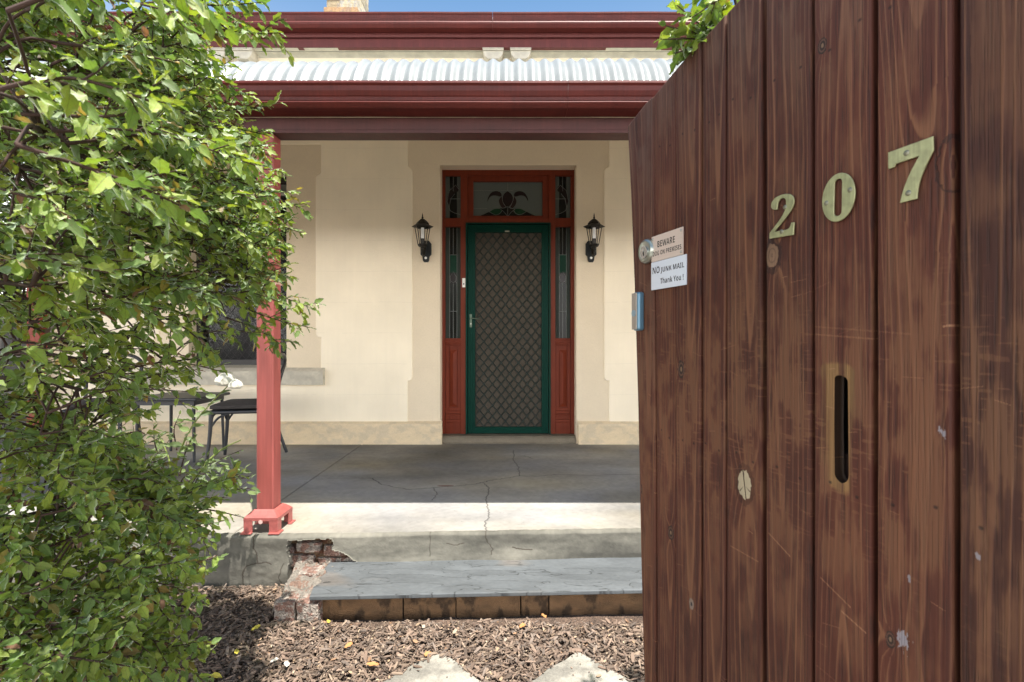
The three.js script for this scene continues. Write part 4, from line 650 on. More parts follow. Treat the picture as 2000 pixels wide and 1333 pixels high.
function mergedLeaves(list, geos) {                             // list of {m, k, c}
  let nv = 0, ni = 0; for (const l of list) { nv += geos[l.k].attributes.position.count; ni += geos[l.k].index.count; }
  const pos = new Float32Array(nv * 3), nor = new Float32Array(nv * 3), col = new Float32Array(nv * 3), tuv = new Float32Array(nv * 2), idx = new Uint32Array(ni); let v = 0, q = 0; const a = V();
  for (const l of list) {
    const g = geos[l.k], P = g.attributes.position, N = g.attributes.normal, nm = new THREE.Matrix3().getNormalMatrix(l.m);
    for (let i = 0; i < g.index.count; i++) idx[q++] = g.index.array[i] + v;
    for (let i = 0; i < P.count; i++, v++) { a.fromBufferAttribute(P, i).applyMatrix4(l.m).toArray(pos, v * 3); a.fromBufferAttribute(N, i).applyMatrix3(nm).normalize().toArray(nor, v * 3); tuv[v * 2] = g.attributes.uv.getX(i); tuv[v * 2 + 1] = g.attributes.uv.getY(i); col[v * 3] = l.c.r; col[v * 3 + 1] = l.c.g; col[v * 3 + 2] = l.c.b; }
  }
  const g = new THREE.BufferGeometry(); g.setAttribute('position', new THREE.BufferAttribute(pos, 3)); g.setAttribute('normal', new THREE.BufferAttribute(nor, 3)); g.setAttribute('color', new THREE.BufferAttribute(col, 3)); g.setAttribute('uv', new THREE.BufferAttribute(tuv, 2)); g.setIndex(new THREE.BufferAttribute(idx, 1)); return g;
}
const GREENS = [[0.235, 0.36, 0.024], [0.15, 0.265, 0.022], [0.31, 0.42, 0.03], [0.165, 0.29, 0.036], [0.285, 0.38, 0.018]];
const ODD = [[0.40, 0.33, 0.03], [0.30, 0.25, 0.03], [0.22, 0.10, 0.035], [0.34, 0.24, 0.04]];
function leafColor(r, odd = 0.04) { const c = r() < odd ? ODD[Math.floor(r() * 4)] : GREENS[Math.floor(r() * 5)], v = 0.75 + 0.5 * r(); return new THREE.Color().setRGB(c[0] * v, c[1] * v, c[2] * v); }
const mBark = M({ color: lin('#3a2f27'), roughness: 0.95 }), mTwig = M({ color: lin('#3d2a22'), roughness: 0.9 });

// sprays: a leafy branch from a to b with side twigs; gathers leaves and twig tubes
function spray(a, b, o, out, r) {
  const len = a.distanceTo(b), sag = o.sag ?? 0.06, mid = a.clone().lerp(b, 0.5).add(V((r() - 0.5) * 0.1, sag * len + (r() - 0.5) * 0.05, (r() - 0.5) * 0.1)), main = spline([a, mid, b], 10);
  out.twigs.push(tube(main, o.thick ?? 0.0035, 0.0012, 5));
  const leafRow = (pts, from, gap, size) => {
    const curve = new THREE.CatmullRomCurve3(pts), L = curve.getLength(), n = Math.max(3, Math.round(L * (1 - from) / gap)), s0 = Math.floor(r() * 6);
    for (let i = 0; i <= n; i++) {
      const t = from + (1 - from) * i / n, p = curve.getPointAt(Math.min(t, 1)), d = curve.getTangentAt(Math.min(t, 1)), az = (i + s0) * 2.4 + r() * 0.8;
      const up = V(0.15, 1, 0.12), s = V().crossVectors(d, up).normalize(), w = V().crossVectors(s, d);
      const dir = d.clone().multiplyScalar(i === n ? 1.2 : 0.35 + 0.45 * r()).addScaledVector(s, Math.cos(az) * 0.9).addScaledVector(w, Math.sin(az) * 0.5 + 0.05).add(V(0, -0.18 - 0.3 * r(), 0));
      const nrm = V((r() - 0.5) * 1.3 + 0.15, 0.75 + 0.5 * r(), (r() - 0.5) * 1.3 + 0.25);
      const sz = size * (0.5 + 0.75 * r()) * (i === n ? 0.7 : 1);
      out.leaves.push({ m: leafMatrix(p, dir, nrm, sz), k: Math.floor(r() * o.geos), c: o.color(r), p });
    }
  };
  leafRow(main, o.bare ?? 0.15, o.gap, o.size);
  const curve = new THREE.CatmullRomCurve3(main), n = Math.round(len / (o.twigGap ?? 0.045));
  for (let i = 1; i < n; i++) {
    const t = i / n; if (t < (o.bare ?? 0.15) || r() < 0.12) continue;
    const p = curve.getPointAt(t), d = curve.getTangentAt(t), az = i * 2.4 + r(), up = V(0, 1, 0.1), s = V().crossVectors(d, up).normalize(), w = V().crossVectors(s, d);
    const tl = (o.twig ?? 0.13) * (0.55 + 0.7 * r()) * (1.1 - 0.65 * t), dir = d.clone().multiplyScalar(0.75).addScaledVector(s, Math.cos(az) * 0.85).addScaledVector(w, Math.sin(az) * 0.7).normalize();
    const e = p.clone().addScaledVector(dir, tl), m2 = p.clone().lerp(e, 0.55).add(V(0, 0.015 * (r() - 0.3), 0)), pts = [p, m2, e];
    out.twigs.push(tube(pts, 0.0016, 0.0008, 4)); leafRow(spline(pts, 5), 0.12, o.gap * 1.05, o.size * 0.95);
  }
}
function finishPlant(root, out, geos, singles, eye) {
  out.leaves.sort((a, b) => a.p.distanceTo(eye) / a.m.getMaxScaleOnAxis() - b.p.distanceTo(eye) / b.m.getMaxScaleOnAxis());
  const inView = (p) => { const D = -p.z; return D > 0.1 && Math.abs(p.x / D) < CX / FOC && Math.abs((p.y - EYE) / D) < CY / FOC; };
  const near = [], rest = []; for (const l of out.leaves) (near.length < singles && inView(l.p) ? near : rest).push(l);
  const pal = new Map();
  for (const l of near) { const key = [l.c.r, l.c.g, l.c.b].map((x) => Math.round(x * 28)).join(); if (!pal.has(key)) pal.set(key, leafMat(l.c)); const m = new THREE.Mesh(geos[l.k], pal.get(key)); m.name = 'leaf'; m.castShadow = m.receiveShadow = true; l.m.decompose(m.position, m.quaternion, m.scale); root.add(m); }
  const lv = mesh('leaves', mergedLeaves(rest, geos), mLeafAll, root); lv.userData.kind = 'stuff';
  const tw = mesh('twigs', mergeGeometries(out.twigs.map((g) => { g.deleteAttribute('uv'); return g; })), mTwig, root); tw.userData.kind = 'stuff';
  return out.leaves.length;
}

// the tall shrub on the left, its trunk just out of the frame
let leafCount = 0;
{
  const r = rng(4471), root = group('leafy_shrub', [-1.85, 0, -1.35]); tag(root, 'tall green shrub with wavy leaves overhanging the path at left', 'shrub');
  root.position.set(0, 0, 0);
  const out = { leaves: [], twigs: [] }, T = V(-1.78, 0, -1.35);
  const trunk = spline([T, V(-1.74, 0.6, -1.36), V(-1.66, 1.2, -1.38), V(-1.6, 1.8, -1.36), V(-1.5, 2.5, -1.3), V(-1.42, 3.0, -1.25)], 18);
  mesh('trunk', tube(trunk, 0.055, 0.016, 10), mBark, root);
  const limbs = [];
  const limb = (t, pts, r0 = 0.012) => { const c = new THREE.CatmullRomCurve3(trunk).getPointAt(t), L = spline([c, ...pts], 12); limbs.push(...L); mesh('limb', tube(L, Math.min(r0, 0.009), 0.0035, 7), mBark, root); };
  limb(0.22, [at(40, 1010, 1.5), at(160, 985, 1.6), at(330, 960, 1.75)]); limb(0.3, [at(0, 740, 1.4), at(150, 760, 1.5), at(250, 800, 1.65)], 0.015);
  limb(0.36, [at(20, 690, 1.35), at(200, 700, 1.55), at(300, 608, 1.75), at(420, 570, 1.85)]); limb(0.5, [at(60, 500, 1.25), at(220, 470, 1.5), at(380, 430, 1.75)]); limb(0.6, [at(40, 330, 1.1), at(200, 250, 1.35), at(380, 230, 1.65)]);
  limb(0.7, [at(60, 200, 1.15), at(180, 100, 1.3), at(330, 40, 1.5)]); limb(0.85, [V(-1.1, 2.75, -1.35), V(-0.8, 2.95, -1.4)], 0.013); limb(0.15, [at(10, 1240, 1.3), at(120, 1240, 1.4)], 0.014); limb(0.45, [V(-1.1, 1.4, -0.85), at(60, 560, 0.95)], 0.012); limb(0.62, [V(-1.1, 2.0, -0.9), at(80, 260, 0.9)], 0.012);
  const nearest = (p) => { let b = limbs[0], d = 1e9; for (const q of limbs) { const e = q.distanceToSquared(p) * (q.x > p.x + 0.03 ? 3 : 1); if (e < d) { d = e; b = q; } } return b; };
  const S = (tip, base, o = {}) => { const q = nearest(base); if (q.distanceTo(base) > 0.05) out.twigs.push(tube(spline([q, q.clone().lerp(base, 0.5).add(V(0, 0.02, 0)), base], 5), 0.0032, 0.0024, 5)); spray(base, tip, { geos: 10, gap: 0.0125, size: 0.036, twig: 0.125, twigGap: 0.037, color: (r) => leafColor(r, 0.055), ...o }, out, r); };
  // right-hand outline, top to bottom: tips and where each spray leaves its limb
  for (const [tx, ty, tD, bx, by, bD, o] of [
    [478, 8, 1.6, 330, 20, 1.5], [470, 70, 1.65, 300, 60, 1.5], [460, 130, 1.7, 310, 130, 1.55], [450, 185, 1.72, 290, 190, 1.6], [470, 235, 1.75, 340, 240, 1.65], [472, 280, 1.75, 320, 290, 1.65], [500, 305, 1.85, 380, 340, 1.75], [530, 285, 1.88, 410, 310, 1.8, { twig: 0.08 }], [522, 325, 1.9, 410, 340, 1.82, { twig: 0.08 }], [550, 335, 1.88, 430, 370, 1.8], [535, 375, 1.88, 420, 400, 1.8], [572, 425, 1.88, 450, 440, 1.82], [530, 415, 1.9, 420, 440, 1.85], [562, 485, 1.9, 440, 500, 1.82], [530, 560, 1.9, 420, 550, 1.82], [575, 545, 1.88, 450, 540, 1.82], [545, 345, 1.85, 390, 380, 1.75],
    [592, 398, 1.85, 430, 440, 1.8], [560, 455, 1.85, 410, 470, 1.8], [545, 520, 1.85, 400, 520, 1.8], [616, 605, 1.9, 440, 560, 1.85], [604, 640, 1.9, 470, 600, 1.85], [560, 680, 1.9, 440, 620, 1.85], [470, 680, 1.85, 390, 620, 1.8, { twig: 0.06, twigGap: 0.06 }], [390, 640, 1.8, 300, 590, 1.75, { twig: 0.07, twigGap: 0.06 }],
    [490, 930, 1.9, 340, 965, 1.75, { twig: 0.07, twigGap: 0.07, gap: 0.022 }], [470, 1010, 1.85, 330, 985, 1.75, { twig: 0.06, twigGap: 0.07, gap: 0.022 }], [400, 1050, 1.8, 270, 1020, 1.7, { twig: 0.07, twigGap: 0.07, gap: 0.02 }], [310, 1110, 1.7, 190, 1070, 1.6, { twigGap: 0.06 }], [280, 1180, 1.6, 150, 1120, 1.5], [290, 1010, 1.75, 170, 1000, 1.6],
    [350, 1262, 1.55, 180, 1230, 1.45, { twig: 0.08 }], [280, 1300, 1.5, 120, 1250, 1.4], [200, 1340, 1.4, 60, 1290, 1.3], 
  ]) S(at(tx, ty, tD), at(bx, by, bD), o);
  // body of the shrub: sprays spread through volumes
  const blob = (n, c, rad, dir, o) => { for (let i = 0; i < n; i++) { const p = V(c.x + (r() * 2 - 1) * rad[0], c.y + (r() * 2 - 1) * rad[1], c.z + (r() * 2 - 1) * rad[2]); const d = V(dir[0] + (r() - 0.5) * 0.9, dir[1] + (r() - 0.5) * 0.7, dir[2] + (r() - 0.5) * 0.9).normalize(); S(p.clone().addScaledVector(d, ((o && o.len) ?? 0.16) * (1 + r())), p, o); } };
  blob(78, at(110, 120, 1.25), [0.28, 0.22, 0.22], [0.8, 0.05, 0.1]);
  blob(56, at(265, 270, 1.6), [0.19, 0.24, 0.16], [0.8, 0.05, 0.05], { len: 0.11 });
  blob(59, at(100, 390, 1.2), [0.26, 0.2, 0.2], [0.8, 0.0, 0.1]);
  blob(46, at(370, 480, 1.75), [0.2, 0.16, 0.12], [0.6, 0.0, 0.0], { len: 0.11 });
  blob(27, at(110, 560, 1.3), [0.26, 0.12, 0.2], [0.8, 0.0, 0.1]);
  blob(15, at(70, 720, 1.3), [0.2, 0.1, 0.18], [0.7, 0.0, 0.1], { gap: 0.022, twig: 0.09 });
  blob(5, at(250, 690, 1.7), [0.15, 0.1, 0.1], [0.6, -0.1, 0], { gap: 0.028, twig: 0.07 });
  blob(12, at(90, 790, 1.6), [0.14, 0.1, 0.1], [0.6, 0.0, 0.0], { twig: 0.08 });
  blob(48, at(70, 940, 1.45), [0.22, 0.18, 0.2], [0.8, 0.0, 0.1]);
  blob(57, at(70, 1130, 1.35), [0.24, 0.22, 0.18], [0.7, 0.0, 0.1]);
  blob(14, at(190, 1030, 1.6), [0.12, 0.16, 0.12], [0.7, 0.0, 0.1]);
  blob(32, at(70, 1290, 1.3), [0.2, 0.12, 0.14], [0.7, 0.0, 0.1]);
  blob(35, at(-40, 500, 1.6), [0.2, 0.7, 0.14], [0.6, 0.0, 0.1]);
  // foreground sprays close to the lens
  blob(7, at(20, 110, 0.85), [0.1, 0.16, 0.1], [0.8, -0.1, 0.0], { twig: 0.1 }); blob(5, at(20, 340, 0.85), [0.1, 0.14, 0.1], [0.8, -0.1, -0.1], { twig: 0.1 }); blob(3, at(10, 540, 0.95), [0.1, 0.08, 0.1], [0.8, -0.15, -0.1], { twig: 0.1 });
  blob(3, at(-40, 120, 0.62), [0.05, 0.1, 0.05], [0.8, -0.15, -0.1], { twig: 0.08, size: 0.04 });  
  // crown above and left of the frame
  blob(34, V(-1.12, 2.42, -0.95), [0.3, 0.2, 0.22], [0.4, 0.1, 0.1], { gap: 0.02 }); blob(16, V(-1.25, 1.35, -0.85), [0.2, 0.3, 0.15], [0.3, 0.1, 0.1], { gap: 0.02 });
  blob(30, V(-1.35, 2.8, -1.3), [0.45, 0.28, 0.4], [0.4, 0.2, 0.1], { gap: 0.025 }); blob(26, V(-1.75, 1.7, -1.3), [0.25, 0.8, 0.4], [-0.2, 0.2, 0.1], { gap: 0.028 });
  leafCount += finishPlant(root, out, LEAF, 300, camera.position);
}
// a second shrub behind the gate, its crown showing over the top
{
  const r = rng(88), root = group('leafy_shrub', [0, 0, 0]); tag(root, 'green shrub showing only above the top of the open gate', 'shrub');
  const out = { leaves: [], twigs: [] }, tr = spline([V(0.86, 0, -1.3), V(0.84, 0.8, -1.28), V(0.78, 1.5, -1.25), V(0.7, 2.0, -1.2), V(0.64, 2.5, -1.15)], 14);
  mesh('trunk', tube(tr, 0.03, 0.008, 9), mBark, root);
  const S = (a, b, o = {}) => { out.twigs.push(tube([new THREE.CatmullRomCurve3(tr).getPointAt(0.8), a], 0.003, 0.002, 5)); spray(a, b, { geos: 10, gap: 0.019, size: 0.045, twig: 0.06, color: (r) => leafColor(r, 0.01), ...o }, out, r); };
  const D = 1.1; S(at(1425, 105, D), at(1290, 76, D), { twig: 0.04 }); S(at(1400, 110, D + 0.02), at(1318, 104, D), { twig: 0.035 }); S(at(1420, 70, D), at(1322, 10, D), { twig: 0.05 }); S(at(1450, 70, D), at(1380, 10, D)); S(at(1460, 30, D), at(1400, -50, D)); S(at(1440, 40, D), at(1330, -50, D)); S(at(1470, 60, D), at(1420, 0, D + 0.03)); S(at(1430, 90, D), at(1350, 60, D)); S(at(1440, 20, D + 0.06), at(1390, 60, D + 0.06)); S(at(1450, 0, D + 0.04), at(1365, -20, D + 0.05));
  S(at(1400, 90, D), at(1300, 50, D + 0.03), { twig: 0.04 }); S(at(1420, 120, D), at(1330, 90, D + 0.04), { twig: 0.04 }); S(at(1440, 50, D), at(1350, 35, D - 0.03), { twig: 0.05 }); S(at(1450, 30, D), at(1375, 60, D), { twig: 0.05 });
  for (let i = 0; i < 16; i++) { const p = V(0.6 + r() * 0.35, 1.5 + r() * 0.7, -1.1 - r() * 0.2); S(p, p.clone().add(V((r() - 0.3) * 0.25, 0.05 + r() * 0.15, (r() - 0.5) * 0.2))); }
  leafCount += finishPlant(root, out, LEAF, 60, camera.position);
}
// dense garden tree beyond the side fence
{
  const r = rng(990), root = group('garden_tree', [0, 0, 0]); tag(root, 'dark dense tree beyond the side fence, seen between shrub leaves', 'tree');
  const out = { leaves: [], twigs: [] }, b = V(-7.2, 0, -7.2);
  mesh('trunk', tube(spline([b, V(-7.15, 1, -7.2), V(-7.2, 2.2, -7.1), V(-7.0, 3.4, -7.1)], 12), 0.12, 0.04, 10), mBark, root);
  for (let i = 0; i < 9; i++) mesh('limb', tube(spline([V(-7.15, 0.9 + i * 0.25, -7.15), V(-7.15 + Math.cos(i * 2.4) * 0.5, 1.5 + i * 0.28, -7.15 + Math.sin(i * 2.4) * 0.4), V(-7.15 + Math.cos(i * 2.4) * 1.2, 1.9 + i * 0.3, -7.15 + Math.sin(i * 2.4) * 0.8)], 8), 0.04, 0.012, 6), mBark, root);
  for (let i = 0; i < 9000; i++) { const u = r() * 2 - 1, a = r() * 6.283, q = Math.pow(r(), 0.33), s = Math.sqrt(1 - u * u), lob = 0.8 + 0.25 * Math.sin(a * 3 + u * 4); const p = V(-7.1 + 2.3 * q * s * Math.cos(a) * lob, 2.7 + 2.3 * q * u, -7.2 + 1.3 * q * s * Math.sin(a) * lob); out.leaves.push({ m: leafMatrix(p, V(r() - 0.5, -0.3 + r() * 0.6, r() - 0.5), V(r() - 0.5, 1, r()), 0.09 + 0.07 * r()), k: i % 6, c: new THREE.Color().setRGB(0.05 + 0.03 * r(), 0.09 + 0.05 * r(), 0.02), p }); }
  const m = mesh('crown', mergedLeaves(out.leaves, LEAF), mLeafAll, root); m.userData.kind = 'stuff';
}
// rose in front of the verandah
{
  const r = rng(1203), root = group('rose_bush', [0, 0, 0]); tag(root, 'rose bush with one white bloom before the verandah edge', 'rose');
  const out = { leaves: [], twigs: [] };
  const base = at(328, 1205, 2.25); base.y = 0;
  mesh('stem', tube(spline([base, at(345, 1130, 2.25), at(347, 1060, 2.25), at(343, 1010, 2.25)], 14), 0.0125, 0.010, 8), M({ color: lin('#5a5048'), roughness: 0.9 }), root);
  const cane = (pts, t = 0.005) => { const p = spline(pts, 14); mesh('cane', tube(p, t, 0.0025, 6), M({ color: lin('#7c8a45'), roughness: 0.7 }), root); return p; };
  const rc = (r) => { const g = [[0.17, 0.27, 0.05], [0.13, 0.22, 0.045], [0.2, 0.3, 0.07]][Math.floor(r() * 3)], v = 0.8 + 0.4 * r(); return new THREE.Color().setRGB(g[0] * v, g[1] * v, g[2] * v); };
  const o = { geos: 3, gap: 0.026, size: 0.042, twig: 0.11, color: rc, twigGap: 0.06 };
  const top = at(343, 1010, 2.25);
  const c1 = cane([top, at(340, 920, 2.22), at(372, 838, 2.2), at(410, 790, 2.18), at(447, 752, 2.17)]);
  cane([top, at(300, 930, 2.2), at(240, 860, 2.2), at(200, 820, 2.2)]); cane([top, at(380, 930, 2.25), at(430, 880, 2.3), at(470, 860, 2.3)]); cane([top, at(330, 900, 2.3), at(310, 850, 2.3)]);
  for (const [tx, ty, bx, by, D] of [[300, 830, 320, 920, 2.2], [380, 850, 350, 930, 2.2], [420, 900, 350, 950, 2.2], [470, 880, 390, 920, 2.25], [250, 850, 300, 930, 2.2], [220, 900, 300, 960, 2.2], [330, 860, 330, 950, 2.3], [180, 830, 250, 880, 2.2], [280, 900, 330, 980, 2.1], [400, 950, 350, 985, 2.2], [350, 810, 345, 880, 2.25], [440, 930, 370, 960, 2.3], [150, 900, 240, 930, 2.25], [200, 960, 300, 980, 2.2]]) spray(at(bx, by, D), at(tx, ty, D + 0.05 * (r() - 0.5)), o, out, r);
  for (const [tx, ty, bx, by, D] of [[430, 925, 350, 975, 2.46], [480, 935, 400, 960, 2.47], [400, 905, 345, 960, 2.45], [455, 905, 390, 945, 2.44], [380, 960, 345, 990, 2.47], [500, 960, 430, 975, 2.46], [340, 950, 330, 1000, 2.45]]) spray(at(bx, by, D), at(tx, ty, D), { ...o, size: 0.05, gap: 0.034 }, out, r);
  // leaves along the flowering cane
  const cc = new THREE.CatmullRomCurve3(c1); for (let i = 0; i < 14; i++) { const t = 0.45 + 0.5 * i / 14, p = cc.getPointAt(t), a = i * 2.4; out.leaves.push({ m: leafMatrix(p, V(Math.cos(a), 0.1 + 0.3 * r(), Math.sin(a) * 0.7), V((r() - 0.5), 1, 0.5 + r() * 0.4), 0.045 + 0.02 * r()), k: i % 3, c: rc(r), p }); }
  const bloom = (c, R0, n, seed) => {
    const f = group('flower', [c.x, c.y, c.z], 0, root), q = rng(seed), mp = MP({ color: 0xd8d5c8, roughness: 0.8, transmission: 0.35, thickness: 0, side: THREE.DoubleSide });
    for (let i = 0; i < n; i++) {
      const t = i / n, az = i * 2.4, open = lerp(-0.5, 1.15, t), g = new THREE.SphereGeometry(1, 7, 7, -0.6, 1.2, 0.25, 1.65), p = g.attributes.position;
      for (let k = 0; k < p.count; k++) p.setXYZ(k, p.getX(k) * (1 + 0.06 * Math.sin(k * 2.1 + i)), p.getY(k), p.getZ(k)); g.computeVertexNormals();
      const m = mesh('petal', g, mp, f); const s = R0 * lerp(0.45, 0.95, t); m.scale.set(s, s * 1.1, s); m.rotation.set(0, 0, 0); m.rotateOnWorldAxis(V(0, 0, 1), 0); m.quaternion.setFromAxisAngle(V(0, 1, 0), az).multiply(new THREE.Quaternion().setFromAxisAngle(V(0, 0, 1), -open * 0.55 + (q() - 0.5) * 0.3)); m.position.set(0, (1 - t) * R0 * 0.12, 0);
    }
    return f;
  };
  bloom(at(440, 750, 2.17), 0.047, 26, 5); bloom(at(460, 757, 2.15), 0.034, 20, 9);
  leafCount += finishPlant(root, out, ROSELEAF, 120, camera.position);
}
// fallen leaves one can pick out on the mulch
{
  const y = MP({ color: new THREE.Color().setRGB(0.5, 0.42, 0.06), roughness: 0.7, side: THREE.DoubleSide }), b = MP({ color: new THREE.Color().setRGB(0.42, 0.2, 0.07), roughness: 0.8, side: THREE.DoubleSide }), w = MP({ color: new THREE.Color().setRGB(0.6, 0.56, 0.5), roughness: 0.8, side: THREE.DoubleSide });
  const spots = [[400, 1260, y, 0.05], [508, 1222, y, 0.04], [462, 1280, y, 0.035], [412, 1322, y, 0.04], [543, 1285, w, 0.035], [560, 1303, w, 0.04], [716, 1300, b, 0.05], [688, 1252, b, 0.04], [642, 1216, y, 0.03], [828, 1276, b, 0.045], [1025, 1218, b, 0.045], [1066, 1206, b, 0.04], [330, 1219, y, 0.03]];
  spots.forEach(([px, py, m, L], i) => { const D = FOC * (EYE - 0.03) / (py - CY), p = at(px, py, D), o = mesh('fallen_leaf', LEAF[i % 6], m); leafMatrix(p, V(Math.cos(i * 2.1), 0.12, Math.sin(i * 2.1)), V(0.2, 1, 0.1), L).decompose(o.position, o.quaternion, o.scale); o.position.y = bedY(p.x, p.z) + 0.026;
    const L13 = ['yellow leaf in the shrub\u2019s shade, nearest the rose stem', 'bright yellow fallen leaf on sunny mulch below the rendered face', 'yellow leaf at the edge of the shrub\u2019s shadow', 'yellow leaf lowest on the mulch at the shrub', 'bleached pale scrap of leaf, upper of two on the mulch', 'bleached pale scrap of leaf, lower of two on the mulch', 'large orange-brown leaf nearest the left paver', 'orange-brown leaf on open mulch midway to the slate step', 'yellow leaf tucked under the left end of the slate', 'orange-brown leaf above the left paver\u2019s point', 'curled brown leaf against the riser foot', 'curled brown leaf on the riser foot, nearer the gate', 'yellow leaf at the foot of the rose stem'];
    tag(o, L13[i], 'fallen leaf', 'fallen leaves on the mulch'); });
}

